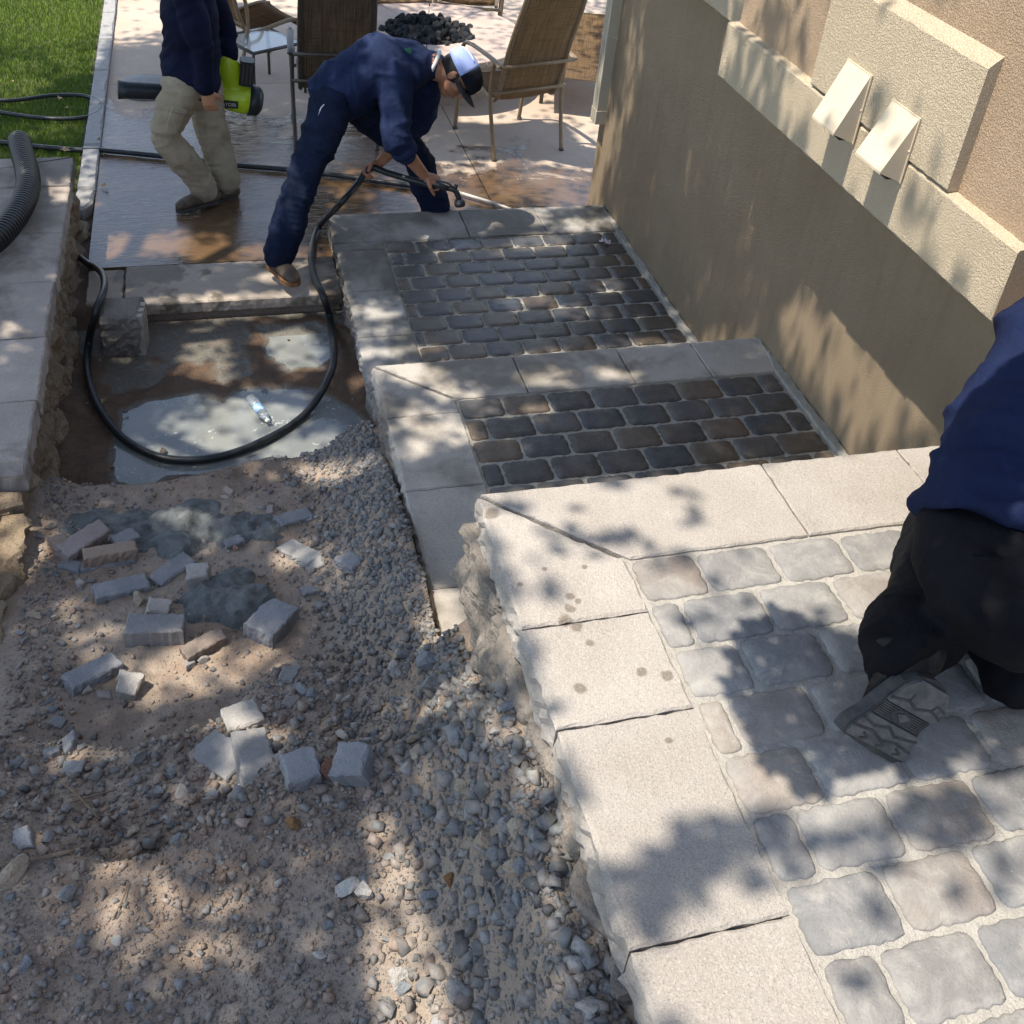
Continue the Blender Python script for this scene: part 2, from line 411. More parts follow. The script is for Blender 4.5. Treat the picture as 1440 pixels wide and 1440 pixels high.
# patio in poured panels with control joints
PZ = -.135
def patio():
    ycuts = [.065, 3.25, 6.4, 9.6]; xcuts = [-1.895, .95, 3.9, 6.9]
    n = 0
    for a, b in zip(ycuts, ycuts[1:]):
        for c, d in zip(xcuts, xcuts[1:]):
            bm = bmesh.new(); g = .004
            add_box(bm, (c + g, a + g, -.26), (d - g, b - g, PZ))
            setting(bm_obj('patio', bm, M['patio']), 'tan stamped concrete patio, wet near the steps')
    sheet('patio_bed', -1.89, 6.9, .07, 9.6, -.5, -.262, M['soil'])
    rn = random.Random(3)
    bm = slab_bm([(-1.66, -.415), (-.33, -.415), (-.33, .06), (-1.66, .06)], -.205, PZ + .004, .03, .003, .008, rn, (0,), .004, 2)
    b2 = slab_bm([(-1.885, -.33), (-1.668, -.36), (-1.668, .06), (-1.885, .06)], -.26, PZ - .012, .03, .004, .008, rn, (0,), .012, 3); setting(bm_obj('patio_edge', b2, M['slab_edge']), 'small worn concrete slab beside the old wall end')
    e = bm_obj('patio_edge', bm, M['slab_edge']); setting(e, 'worn concrete edge of the patio above the puddle')
    ft = thing('brick_footing', (-1.0, -.475, -.305), 'old brick footing course sticking out below the worn patio edge', 'footing')
    x = -1.58
    for k in range(6):
        L = rn.uniform(.16, .22)
        bm = slab_bm([(x + 1.0, -.02 + rn.uniform(-.012, .012)), (x + 1.0 + L, -.02), (x + 1.0 + L, .1), (x + 1.0, .1)], -.02, .035 + rn.uniform(-.008, .006), .03, .003, .008, rn, (0,), .01, 2)
        bm_obj('brick', bm, M['brick_old'], ft); x += L + .008
    bm = bmesh.new(); add_box(bm, (-.66, .10, -.06), (.66, .14, .09)); bm_obj('backing', bm, M['brick_old'], ft)
patio()
# gravel bed far right of the patio
sheet('gravel_bed', 2.6, 9.0, 9.62, 16, -.3, -.12, simple_mat('pale_gravel', (.45, .38, .30), (.55, .48, .40), 60, .9, .02))
sheet('lawn', -12, -2.015, .86, 22, -.4, -.150, M['lawn_soil'])
sheet('bank', -12, -2.61, -9, .855, -.5, .24, M['lawn_soil'])
sheet('far_yard', -1.895, 9, 9.62, 24, -.4, -.16, M['patio'])
sheet('planting_strip', -2.013, -1.896, .05, 1.2, -.4, -.19, M['soil'])
def grass():
    rn = np.random.RandomState(2); n = 60000
    x = -2.04 - 1.55 * rn.rand(n); y = .88 + 5.6 * rn.rand(n) ** 1.05; keep = np.ones(n, bool)
    h = rn.uniform(.022, .05, n); a = rn.rand(n) * 2 * np.pi; w = rn.uniform(.0022, .004, n)
    lean = rn.uniform(0, .03, n); la = rn.rand(n) * 2 * np.pi; z = -.150 + 0 * x
    b1 = np.stack([x - w * np.cos(a), y - w * np.sin(a), z], 1); b2 = np.stack([x + w * np.cos(a), y + w * np.sin(a), z], 1)
    tp = np.stack([x + lean * np.cos(la), y + lean * np.sin(la), z + h], 1)
    V = np.concatenate([b1, b2, tp]); i = np.arange(n); F = np.stack([i, i + n, i + 2 * n], 1)
    t = NT('grass'); c = t.mix(t.ramp(t.noise(2.2, 3), .35, .65), (.095, .175, .012), (.16, .245, .02))
    c = t.mix(t.ramp(t.noise(160, 2), .4, .7), c, (.21, .30, .04))
    o = py_obj('grass', V, F.tolist(), t.out(c, .6, None, .3)); o['kind'] = 'stuff'; o['label'] = 'short bright green lawn grass'
grass()
def curb():
    t = thing('lawn_curb', (-1.95, .9, -.2), 'grey concrete curb edging the green lawn', 'curb')
    ys = [1.15, 1.9, 2.72, 3.5, 4.3, 5.1, 5.9, 6.8, 7.6, 8.4]; rn = random.Random(5)
    for a, b in zip(ys, ys[1:]):
        bm = slab_bm([(-.065, a + .004 - .9), (.055, a + .004 - .9), (.055, b - .004 - .9), (-.065, b - .004 - .9)], -.1, .105, .05, .002, .018, rn)
        bm_obj('curb_stone', bm, M['curb'], t)
    bm = slab_bm([(-.06, .245), (-.115, .04), (-.01, -.06), (.045, .04), (.055, .243)], -.1, .10, .04, .002, .018, rn)   # curved end
    bm_obj('curb_stone', bm, M['curb'], t)
curb()

# ================================================================ rough stone faces
def rough_face_bm(o, u, v, nrm, lu, lv, amp, seed, depth=.12, step=.016, edge=.014, freq=9., bm=None):
    """block whose visible face (origin o, axes u and v, outward nrm) is broken stone; edges fall back into the joint"""
    bm = bm or bmesh.new(); o, u, v, nrm = map(Vector, (o, u, v, nrm))
    nu, nv = max(3, int(lu / step)), max(3, int(lv / step)); rows = []
    for j in range(nv + 1):
        row = []
        for i in range(nu + 1):
            a, b = lu * i / nu, lv * j / nv
            q = float(fbm((a + seed * 3.7), (b + seed * 1.3), freq, 4)); d = (.45 * q + .55 * math.floor(q * 5 + .5) / 5) * amp * 1.9 + rnd.uniform(-.005, .005)
            d += float(abs(vnoise((a + seed) * freq * .7, b * freq * .35))) * amp
            e = min(a, lu - a, b, lv - b) / .02
            d -= edge * max(0, 1 - e) ** 2
            row.append(bm.verts.new(o + u * a + v * b + nrm * d))
        rows.append(row)
    for r0, r1 in zip(rows, rows[1:]):
        for i in range(nu): bm.faces.new((r0[i], r0[i + 1], r1[i + 1], r1[i]))
    loop = rows[0] + [r[-1] for r in rows[1:]] + rows[-1][-2::-1] + [r[0] for r in rows[-2:0:-1]]
    back = [bm.verts.new(w.co - nrm * ((w.co - o).dot(nrm) + depth)) for w in loop]
    L = len(loop)
    for k in range(L): bm.faces.new((loop[k], back[k], back[(k + 1) % L], loop[(k + 1) % L]))
    bm.faces.new(back)
    return bm

def retaining_wall():
    rn = random.Random(8)
    t = thing('retaining_wall', (-2.2, -1.5, -.3), 'old low wall of wide pale cap stones with a crumbling brown inner face', 'wall')
    def L(p): return (p[0] + 2.2, p[1] + 1.5)
    ys = [.82, .40, -.22, -.79, -1.34, -1.88, -2.42]
    for k, (a, b) in enumerate(zip(ys, ys[1:])):
        g = .003; x1 = -1.965 + rn.uniform(-.008, .008)
        zz = .59 + rn.uniform(-.004, .004)
        if k == 0:
            bm = slab_bm([L((x1, a)), L((x1, b + g)), L((-2.63, b + g)), L((-2.63, .60))], .49, zz, .03, .003, .006, rn, (0,), .016, 3)
            bm_obj('cap_stone', bm, M['cap_old'], t)
            bm = slab_bm([L((x1 - .02, a + .012)), L((-2.63, a + .012)), L((-2.63, .612))], .49, zz - .002, .03, .003, .006, rn, (), .016, 1)
        else:
            bm = slab_bm([L((x1, a - g)), L((x1, b + g)), L((-2.63, b + g)), L((-2.63, a - g))], .49, zz, .03, .003, .006, rn, (0,), .016, 3)
        bm_obj('cap_stone', bm, M['cap_old'], t)
    for a, b, dz, dx in ((-2.56, -3.05, -.02, -.09), (-3.056, -3.6, -.02, -.10), (-3.606, -4.15, -.02, -.11), (-4.156, -4.7, -.02, -.14), (-4.706, -5.3, -.02, -.16)):   # past the gap left by a missing piece
        bm = slab_bm([L((-2.0 + dx, a)), L((-2.0 + dx, b)), L((-2.63, b)), L((-2.63, a))], .47, .59 + dz, .03, .004, .007, rn, (0,), .02, 3)
        bm_obj('cap_stone', bm, M['cap_old'], t)
    bm = slab_bm([L((-1.99, -2.45)), L((-1.975, -2.53)), L((-2.08, -2.55)), L((-2.1, -2.44))], .42, .52, .03, .006, .01, rn, (0, 1), .01, 2)
    bm_obj('broken_cap', bm, M['wall_face'], t)
    zc = [-.16, .14, .49]; seed = 1                                       # courses (z over the empty)
    for ci, (z0, z1) in enumerate(zip(zc, zc[1:])):
        y = .80 - ci * .17
        while y > -5.2:
            ln = rn.uniform(.42, .58); seed += 1
            bm = rough_face_bm((.275 - .035 * ci - .02 + rn.uniform(-.01, .012), y - ln + 1.5 + .004, z0), (0, 1, 0), (-.03, 0, 1), (1, 0, .03), ln - .006, z1 - z0, .038, seed, .2, .016)
            bm_obj('block', bm, M['wall_face'], t); y -= ln
    bm = bmesh.new(); add_box(bm, (-.6, -3.85, -.2), (.06, 2.28, .466)); bm_obj('core', bm, M['wall_face'], t)
retaining_wall()

# ================================================================ the new stair: three paved landings
Wp = .225; ROW = Wp * .697
def landing(z, x0, y0, xout, yfar, xr, nrows, offs, capjx, capjy, mats, label, ynear, mitre, zfoot, seed):
    rn = random.Random(seed); org = Vector((x0, y0, z))
    t = thing('stair_landing', org, label, 'landing', 'paved stair landings')
    pm, cm, mm = mats; XW = 1.695 - x0
    # bedding with the joints' sand
    bm = bmesh.new(); add_box(bm, (-.02, -nrows * ROW - (.0 if ynear is None else 0), -.06), (XW, .02, -.0085))
    bm_obj('joint_bed', bm, mm, t)
    # pavers
    def paver(xa, xb, ya, yb):
        g = .0068 + rn.uniform(-.001, .0015); cx, cy = (xa + xb) / 2, (ya + yb) / 2
        hx, hy = (xb - xa) / 2 - g, (yb - ya) / 2 - g
        c = min(.022, hx * .4)
        poly = [(-hx + c, -hy), (hx - c, -hy), (hx - c * .28, -hy + c * .3), (hx, -hy + c), (hx, hy - c), (hx - c * .28, hy - c * .3), (hx - c, hy), (-hx + c, hy), (-hx + c * .28, hy - c * .3), (-hx, hy - c), (-hx, -hy + c), (-hx + c * .28, -hy + c * .3)]
        bm = slab_bm(poly, -.045, 0, .015, .0042, .0055, rn, dome=.0024)
        o = bm_obj('paver', bm, pm, t, True)
        o.location = (cx + rn.uniform(-.0015, .0015), cy + rn.uniform(-.002, .002), rn.uniform(-.0015, .0012))
        o.rotation_euler = (rn.uniform(-.006, .006), rn.uniform(-.006, .006), rn.uniform(-.012, .012))
    for r in range(nrows):
        xs = [0., offs[r % len(offs)] * Wp]
        while xs[-1] + Wp < xr - x0 - .03: xs.append(xs[-1] + Wp)
        if xr - x0 - xs[-1] > .05: xs.append(xr - x0)
        for a, b in zip(xs, xs[1:]): paver(a, b, -(r + 1) * ROW, -r * ROW)
    # cap stones along the far edge and down the outer side
    xo, yf = xout - x0, yfar - y0; th = .095; g = .0022; zt = .004
    xs = [0.0] + [j - x0 for j in capjx] + [XW]
    for k, (a, b) in enumerate(zip(xs, xs[1:])):
        poly = [(a + g, .006), (b - g, .006), (b - g, yf), (a + g, yf)]
        if k == 0: poly = [(.012, .006), (b - g, .006), (b - g, yf), (xo + .012, yf)] if mitre else [(xo, .006 + .0), (b - g, .006), (b - g, yf), (xo, yf)]
        bm = slab_bm(poly, -th, zt + rn.uniform(-.0015, .002), .025, .0022, .005, rn, (2,) if k or not mitre else (2,), .010, 3)
        bm_obj('cap_stone', bm, cm, t)
    ys = [(yf if mitre else .004)] + [j - y0 for j in capjy] + [ynear - y0]
    for k, (a, b) in enumerate(zip(ys, ys[1:])):
        poly = [(xo + (rn.uniform(-.006, .004) if k else 0), a - g), (xo + rn.uniform(-.006, .004), b + g), (-.006, b + g), (-.006, a - g)]
        if k == 0 and mitre: poly = [(xo, yf - .012), (xo, b + g), (-.006, b + g), (-.006, -.004)]
        bm = slab_bm(poly, -th, zt + rn.uniform(-.002, .002), .025, .0022, .006, rn, (0,), .018, 4)
        bm_obj('cap_stone', bm, cm, t)
    # strip of mortar against the house wall
    bm = slab_bm([(xr - x0 + .005, ynear - y0), (XW, ynear - y0), (XW, yf - .01), (xr - x0 + .012, .0)], -.05, .012, .03, .006, .012, rn)
    bm_obj('wall_fillet', bm, mm, t)
    # solid core below and broken-faced wall blocks under the outer caps
    bm = bmesh.new(); add_box(bm, (xo + .10, ynear - y0, zfoot - z), (XW, yf - .03, -.062)); bm_obj('core', bm, M['split_face'], t)
    zz = -th - .004; ci = 0; sd = seed * 13
    while zz > zfoot - z:
        h = min(.20, zz - (zfoot - z)); h = max(h, .06); y = yf - .005 - (ci % 2) * .15 if ci % 2 else yf - .005
        if ci % 2:
            bm = rough_face_bm((xo + .015, y, zz - h), (0, 1, 0), (0, 0, 1), (-1, 0, 0), .148, h, .03, sd, .12, .016); bm_obj('block', bm, M['split_face'], t)
        while y > ynear - y0 + .02:
            ln = min(rn.uniform(.28, .46), y - (ynear - y0)); sd += 1
            out = rn.uniform(-.005, .012) + (.035 if (seed == 43 and ci == 0 and y > -.9) else 0)
            bm = rough_face_bm((xo - out + .012, y - ln + .003, zz - h), (0, 1, 0), (0, 0, 1), (-1, 0, 0), ln - .006, h, .030 if seed == 43 else .018, sd, .12, .015)
            bm_obj('block', bm, M['split_face'], t); y -= ln
        zz -= h + .004; ci += 1
    return t
w = .225
landing(0.0, 0.0, 0.0, -1.47 * w, 1.80 * w, 7.33 * w, 10, [.9, .43, .91, .38, .96, .30, .98, .25, .75, .3], [.60, 1.16], [-.10, -.62, -1.13, -1.64],
        (M['paver_wet'], M['cap_wet'], M['mortar_damp']), 'lowest landing, dark glossy wet pavers framed by damp cap stones beside the hose', -2.05, False, -.36, 41)
landing(2.0 * w, -.18 * w, -10.5 * w, -1.74 * w, -9.08 * w, 7.28 * w, 6, [.96, .44, .98, .42, .95, .4], [.32, .88, 1.3], [-10.95 * w, -13.2 * w, -15.7 * w, -16.9 * w],
        (M['paver_damp'], M['cap_damp'], M['mortar_damp']), 'middle landing of dark matt pavers between the glossy landing and the pale dry one', -17.55 * w, True, -.30, 42)
landing(6.42 * w, -.295 * w, -19.66 * w, -1.86 * w, -18.22 * w, 7.3 * w, 14, [.86, .39, .82, .34, .92, .46, 1.0, .58, .9, .4], [.50, .985, 1.4], [-20.49 * w, -21.85 * w, -24.12 * w, -26.3 * w],
        (M['paver_dry'], M['cap_dry'], M['mortar_dry']), 'highest landing of pale dry pavers where the man in black trousers kneels', -29.0 * w, True, .30, 43)

# ================================================================ the house wall
def house():
    t = thing('house_wall', (1.70, -2, -.5), 'tall khaki stucco house wall with a tan boxed-out bay and thick cream trim', 'wall')
    O = Vector((1.70, -2, -.5))
    def part(name, lo, hi, mat, rough=0.):
        bm = bmesh.new(); add_box(bm, Vector(lo) - O, Vector(hi) - O); return bm_obj(name, bm, mat, t)
    part('lower_wall', (1.70, -7.5, -.5), (2.1, .70, 3.9), M['stucco_wall'])
    part('bay', (1.384, -3.893, 1.83), (1.698, -1.71, 3.9), M['stucco_upper'])
    def trim(name, x0, x1, y0, y1, z0, z1, rise, cut=None):
        # trim with a sloping top; x0 is the face
        bm = bmesh.new(); n = max(2, int((y1 - y0) / .03)); rn = random.Random(int(z0 * 100))
        rows = []
        for k in range(n + 1):
            y = y0 + (y1 - y0) * k / n; j = lambda a=.0018: rn.uniform(-a, a)
            rows.append([bm.verts.new(Vector(p) - O) for p in ((x1, y, z0), (x0 + .007 + j(), y, z0 + j()), (x0 + j(), y, z0 + .008 + j()), (x0 + j(), y, z1 - .009 + j()), (x0 + .008 + j(), y, z1 + j()), (x1, y, z1 + rise))])
        for a, b in zip(rows, rows[1:]):
            for i in range(6): bm.faces.new((a[i], a[(i + 1) % 6], b[(i + 1) % 6], b[i]))
        bm.faces.new(rows[0]); bm.faces.new(rows[-1][::-1])
        return bm_obj(name, bm, M['stucco_trim'], t)
    trim('band', 1.339, 1.70, -3.915, -1.68, 1.79, 2.06, .04)
    trim('panel', 1.3365, 1.386, -3.512, -2.515, 2.067, 2.512, .035)
    trim('far_band', 1.652, 1.70, -1.712, .745, 1.865, 2.12, .03)
house()
def downspout():
    t = thing('downspout', (1.66, .64, .56), 'square beige downspout hanging at the far corner of the house wall', 'downspout')
    m = simple_mat('beige_metal', (.42, .37, .285), (.45, .40, .31), 8, .45, 0)
    bm = bmesh.new()
    prof = [(-.035, -.05), (-.035, -.02), (-.029, -.015), (-.029, -.005), (-.035, 0), (-.035, .012), (-.029, .018), (-.029, .028), (-.035, .033), (-.035, .055), (.04, .055), (.04, -.05)]
    for z0, z1, s in ((0, .10, 1.09), (.1, 3.2, 1.0)):
        a = [bm.verts.new((p[0] * s, p[1] * s, z0)) for p in prof]; b = [bm.verts.new((p[0] * s, p[1] * s, z1)) for p in prof]
        for k in range(len(prof)): bm.faces.new((a[k], a[(k + 1) % len(prof)], b[(k + 1) % len(prof)], b[k]))
        bm.faces.new(a[::-1]); bm.faces.new(b)
    bm_obj('pipe', bm, m, t)
    bm = bmesh.new(); add_box(bm, (-.039, -.058, .62), (.042, .062, .645)); bm_obj('strap', bm, m, t)
downspout()
def vent(y1, z0, z1, label):
    # sloping hood: flush at its top, standing 10 cm proud at the open bottom
    hw = .088; t = thing('wall_vent', (1.3345, y1, z0), label, 'vent', 'hooded vents on the stucco panel'); H = z1 - z0
    m = simple_mat('cream_sheet_metal', (.60, .50, .37), (.64, .54, .41), 12, .5, .0006)
    bm = bmesh.new()
    add_box(bm, (-.006, -hw - .006, -.004), (.0, hw + .006, H + .006)); bm_obj('flange', bm, m, t)
    bm = bmesh.new(); tk = .003; out = -.098; d = .042
    A = [(-.0065, -hw, H), (-.0065, hw, H), (out, hw, d), (out, -hw, d)]
    def quad(p): bm.faces.new([bm.verts.new(q) for q in p])
    quad(A); 
    for s in (-1, 1): quad([(-.0065, s * hw, H), (out, s * hw, d), (out, s * hw, d - .006), (-.0065, s * hw, 0)])
    quad([(out, -hw, d), (out, hw, d), (out, hw, d - .010), (out, -hw, d - .010)])
    bmesh.ops.remove_doubles(bm, verts=bm.verts, dist=1e-5); bmesh.ops.solidify(bm, geom=bm.faces[:], thickness=tk)
    bm_obj('hood', bm, m, t)
    for k in (-1, 1):
        bm = bmesh.new(); add_blob(bm, (-.008, k * (hw + .001), H * .5), (.003, .005, .005), None, 1); bm_obj('screw', bm, m, t)
    bm = bmesh.new(); add_box(bm, (-.06, -hw * .9, .008), (-.0062, hw * .9, .012)); bm_obj('damper', bm, simple_mat('dark_metal', (.03, .03, .03), (.05, .05, .05)), t)
vent(-2.832, 1.985, 2.255, 'hooded cream vent with an evenly sunlit slope, farther from the panel end')
vent(-3.178, 1.985, 2.228, 'hooded cream vent with a shaded slope, nearer the panel end of the two')

# ================================================================ the tree over the ditch (its crown is above the frame; its leaves shade the work)
FOLIAGE = [
    (1, ((6.99,-4.26), (7.19,-1.94), (1.82,-1.82), (1.91,-3.33))),
    (1, ((6.64,-1.93), (6.82,0.64), (7.03,3.60), (0.60,1.60), (0.66,-0.34), (-0.42,-0.38), (-0.41,-1.53), (0.05,-1.80), (0.94,-1.78))),
    (1, ((0.96,-2.60), (0.82,-1.68), (-0.59,-1.66), (-2.54,-1.75), (-3.16,-1.79), (-3.13,-1.98), (-1.64,-2.20))),
    (1, ((0.28,-1.96), (-0.20,-0.41), (-2.30,-0.22), (-4.31,-0.10), (-5.06,0.05), (-5.43,0.13), (-5.73,0.19), (-5.59,-0.21), (-5.45,-0.63), (-5.36,-1.01), (-5.26,-1.39), (-4.77,-1.49), (-3.53,-2.12), (-2.25,-2.05))),
    (1, ((0.41,-0.31), (0.34,1.61), (-1.33,1.50), (-1.45,-0.27))),
    (1, ((-2.04,-0.18), (-2.04,0.73), (-2.04,1.72), (-3.02,1.79), (-3.03,0.89), (-3.04,0.08), (-3.46,0.05), (-3.97,-0.18), (-3.92,-0.22), (-2.50,-0.18))),
    (0.5, ((1.51,0.49), (1.46,1.78), (0.53,1.50), (0.64,0.29))),
    (0.15, ((3.72,1.14), (4.34,2.76), (1.41,1.85), (1.42,1.77), (2.20,1.73), (2.25,0.85))),
    (0.5, ((6.78,0.10), (7.03,3.60), (4.12,2.69), (3.52,1.10), (4.98,-0.07))),
    (0.15, ((6.52,-3.68), (6.69,-1.30), (6.88,1.44), (5.75,1.24), (5.45,-0.03), (5.74,-1.89), (5.33,-3.50))),
    (1, 0, 5.081, -2.412, 0.018, 0.658, -1.050, 0.080),
    (0.8, 0, 3.394, -2.520, -0.005, 0.260, -0.503, 0.048),
    (0.6, 0, 3.825, -2.097, -0.002, 0.221, -0.364, 0.021),
    (0.35, 0, 2.311, -2.202, -0.012, 0.241, -0.197, 0.015),
    (0.95, 0, 5.118, -1.620, 0.010, 0.376, -0.717, 0.014),
    (0.8, 0, 5.446, -0.096, 0.010, 0.277, -0.341, -0.030),
    (0.95, 0, 0.341, -1.488, 0.008, 0.393, -0.166, 0.006),
    (0.85, 0, 0.168, -0.946, -0.045, 0.422, -0.125, -0.006),
    (0.7, 0, 0.916, 0.434, -0.017, 0.199, -0.212, -0.039),
    (0.6, 0, 1.039, 0.870, -0.025, 0.309, -0.269, -0.060),
    (0.6, 0, 1.002, 1.340, -0.025, 0.317, -0.309, -0.084),
    (0.5, 0, 1.903, 0.339, -0.009, 0.162, -0.198, -0.031),
    (0.35, 0, 1.139, -0.082, -0.023, 0.295, -0.363, -0.046),
    (0.6, 0, -0.407, -0.972, -0.023, 0.475, -0.067, -0.002),
    (0.4, 0, -0.145, -0.502, -0.019, 0.168, -0.109, -0.011),
    (0.5, 0, -0.156, -0.657, 0.031, 0.205, -0.072, -0.003),
    (0.85, 0, -0.882, -1.214, -0.025, 0.136, -0.310, 0.007),
    (0.95, 0, -0.800, -0.764, -0.103, 0.157, -0.290, -0.001),
    (0.8, 0, -1.518, -1.080, 0.060, 0.374, -0.269, 0.010),
    (0.85, 0, -1.800, -0.700, 0.024, 0.239, -0.114, 0.012),
    (0.3, 0, -1.671, -1.352, -0.048, 0.205, -0.134, 0.005),
    (0.9, 0, -2.405, -0.632, -0.198, 0.310, -0.077, -0.002),
    (0.75, 0, -2.592, -1.199, -0.059, 0.142, -0.059, -0.010),
    (0.5, 0, -2.752, -1.098, -0.018, 0.071, -0.051, 0.003),
    (0.85, 0, -3.523, -1.154, 0.012, 0.196, -0.122, 0.017),
    (0.4, 0, -3.656, -1.273, -0.001, 0.099, -0.035, -0.009),
    (0.25, 0, -3.301, -1.478, -0.057, 0.139, -0.175, 0.027),
    (0.25, 0, -3.059, -0.668, -0.205, 0.173, -0.121, -0.035),
    (0.3, 0, -3.533, -0.920, -0.025, 0.142, -0.095, -0.009),
    (0.9, 0, -4.097, -0.838, -0.081, 0.140, -0.054, -0.004),
    (0.75, 0, -4.209, -0.843, -0.026, 0.042, -0.138, -0.023),
    (0.35, 0, -4.304, -0.246, -0.163, 0.187, -0.046, -0.003),
    (0.3, 0, -4.428, -0.114, -0.091, 0.077, -0.089, -0.010),
    (0.3, 0, -4.071, -1.300, -0.009, 0.104, -0.078, 0.022),
    (0.35, 0, -4.666, -0.293, -0.066, 0.120, -0.031, -0.006),
    (0.35, 0, -4.362, -0.878, -0.027, 0.165, -0.034, 0.006),
    (0.65, 0, -5.245, 0.043, -0.031, 0.045, -0.059, -0.040),
    (0.3, 0, -4.863, -0.884, -0.069, 0.230, -0.152, 0.009),
    (0.25, 0, -4.635, -1.087, -0.022, 0.095, -0.125, 0.028),
    (0.9, 0, -1.223, -1.838, -0.012, 0.089, -0.109, 0.010),
    (0.35, 0, -1.419, -2.046, -0.070, 0.214, -0.344, 0.019),
    (0.5, 0, -2.678, -1.779, -0.004, 0.096, -0.190, 0.003),
    (0.2, 0, -0.824, -1.709, -0.008, 0.068, -0.153, 0.011),
    (0.95, 0, -0.128, 0.940, 0.016, 0.200, -0.118, -0.025),
    (0.75, 0, 0.133, 0.477, -0.082, 0.129, -0.069, -0.020),
    (0.65, 0, 0.106, 1.306, -0.023, 0.239, -0.136, -0.040),
    (0.3, 0, 0.148, 0.762, -0.013, 0.139, -0.083, -0.019),
    (0.8, 0, -1.318, -0.173, 0.007, 0.244, -0.056, -0.006),
    (0.65, 0, -0.854, 0.680, 0.008, 0.163, -0.098, -0.020),
    (0.55, 0, -1.011, 0.937, -0.021, 0.165, -0.088, -0.025),
    (0.75, 0, -0.744, 1.206, -0.012, 0.104, -0.077, -0.024),
    (0.3, 0, -0.185, 0.640, -0.019, 0.178, -0.096, -0.021),
    (0.45, 0, 0.102, -0.356, -0.001, 0.096, -0.223, -0.041),
    (0.6, 0, -0.867, -0.197, -0.013, 0.101, -0.110, -0.015),
    (0.4, 0, -1.108, -0.142, -0.015, 0.114, -0.089, -0.013),
    (0.95, 0, -2.122, -0.038, -0.082, 0.118, -0.111, -0.035),
    (0.85, 0, -2.291, 0.113, -0.147, 0.100, -0.079, -0.042),
    (0.65, 0, -2.272, 0.585, -0.021, 0.146, -0.081, -0.022),
    (0.55, 0, -2.284, 0.873, -0.017, 0.116, -0.053, -0.017),
    (0.7, 0, -2.549, -0.007, -0.132, 0.148, -0.103, -0.041),
    (0.6, 0, -2.715, -0.117, -0.014, 0.086, -0.087, -0.014),
    (0.3, 0, -2.484, 0.271, -0.014, 0.092, -0.075, -0.017),
    (0.45, 0, -2.494, 0.444, -0.012, 0.081, -0.054, -0.014),
    (0.35, 0, -2.761, 0.285, -0.011, 0.071, -0.054, -0.013),
    (0.95, 0, -3.714, -0.175, -0.037, 0.080, -0.185, -0.060),
    (0.5, 0, -3.913, -0.170, -0.014, 0.069, -0.061, -0.012),
    (0.12, ((-4.68,-0.41), (-4.77,-0.31), (-5.02,-0.29), (-5.29,-0.26), (-5.56,-0.28), (-5.51,-0.44), (-5.22,-0.45), (-4.95,-0.45))),
    (0, ((-4.10,0.19), (-4.10,0.84), (-4.11,1.57), (-4.12,2.63), (-4.87,1.97), (-5.37,1.54), (-5.72,1.23), (-5.99,1.00), (-5.89,0.60), (-5.79,0.22), (-5.44,0.19), (-4.61,0.19))),
    (0.45, 1, -4.254, 0.330, -0.133, 0.123, -0.086, -0.052),
    (0.5, 1, -4.479, 0.218, -0.052, 0.111, -0.094, -0.035),
    (0.4, 1, -4.362, 0.454, -0.020, 0.110, -0.080, -0.024),
    (0.5, 1, -4.505, 0.637, 0.001, 0.134, -0.065, -0.017),
    (0.6, 1, -4.662, 0.653, -0.001, 0.129, -0.037, -0.011),
    (0.5, 1, -4.149, 0.602, -0.013, 0.079, -0.072, -0.024),
    (0.3, 1, -4.109, 1.051, -0.014, 0.084, -0.045, -0.020),
    (0.3, 1, -4.736, 0.660, 0.003, 0.110, -0.031, -0.008),
    (0.3, 1, -4.261, 0.708, -0.052, 0.035, -0.093, -0.075),
    (0.5, 1, -2.896, 1.781, -0.023, 0.133, -0.059, -0.030),
    (0.8, 1, -4.773, 0.849, -0.009, 0.109, -0.053, -0.021),
    (0.85, 1, -5.332, 0.614, 0.011, 0.170, -0.024, -0.005),
    (0.85, 1, -5.309, 0.885, 0.009, 0.183, -0.063, -0.020),
    (0.7, 1, -5.183, 1.157, -0.027, 0.128, -0.121, -0.081),
    (0.6, 1, -5.392, 0.739, 0.011, 0.095, -0.020, -0.004),
    (0.6, 1, -5.454, 0.943, 0.003, 0.096, -0.034, -0.012),
    (0.35, 1, -5.587, 0.546, -0.005, 0.081, -0.037, -0.011),
    (0.3, 1, -5.494, 0.714, 0.002, 0.090, -0.027, -0.007),
    (0.92, ((-5.28,0.15), (-5.23,0.37), (-5.20,0.57), (-5.33,0.58), (-5.37,0.52), (-5.39,0.33), (-5.42,0.19), (-5.37,0.19))),
    (1, ((-4.64,0.82), (-4.71,0.72), (-4.84,0.60), (-4.94,0.58), (-5.04,0.57), (-5.14,0.59), (-5.22,0.64), (-5.17,0.74), (-5.20,0.86), (-5.20,0.98), (-5.10,1.17), (-5.00,1.31), (-5.03,1.42), (-4.77,1.61), (-4.72,1.21), (-4.87,0.99), (-4.78,0.94), (-4.74,0.85)), 1),
    (0.95, 0, -5.263, 0.677, 0.006, 0.112, -0.054, -0.013),
    (0.9, 0, -5.032, 0.920, -0.027, 0.020, -0.052, -0.061),
    (0.5, 0, -4.526, 0.895, 0.001, 0.180, -0.102, -0.035),
    (0.6, 0, -4.441, 1.049, 0.003, 0.253, -0.108, -0.041),
    (0.6, 0, -4.223, 0.849, 0.010, 0.300, -0.090, -0.027),
    (0.85, 0, -0.050, 0.345, 0.130, 0.000, 0.000, 0.120),
    (0.75, 0, 0.300, 0.488, 0.250, 0.000, 0.000, 0.100),
    (0.95, 0, 0.250, 0.963, 0.130, 0.000, 0.000, 0.140),
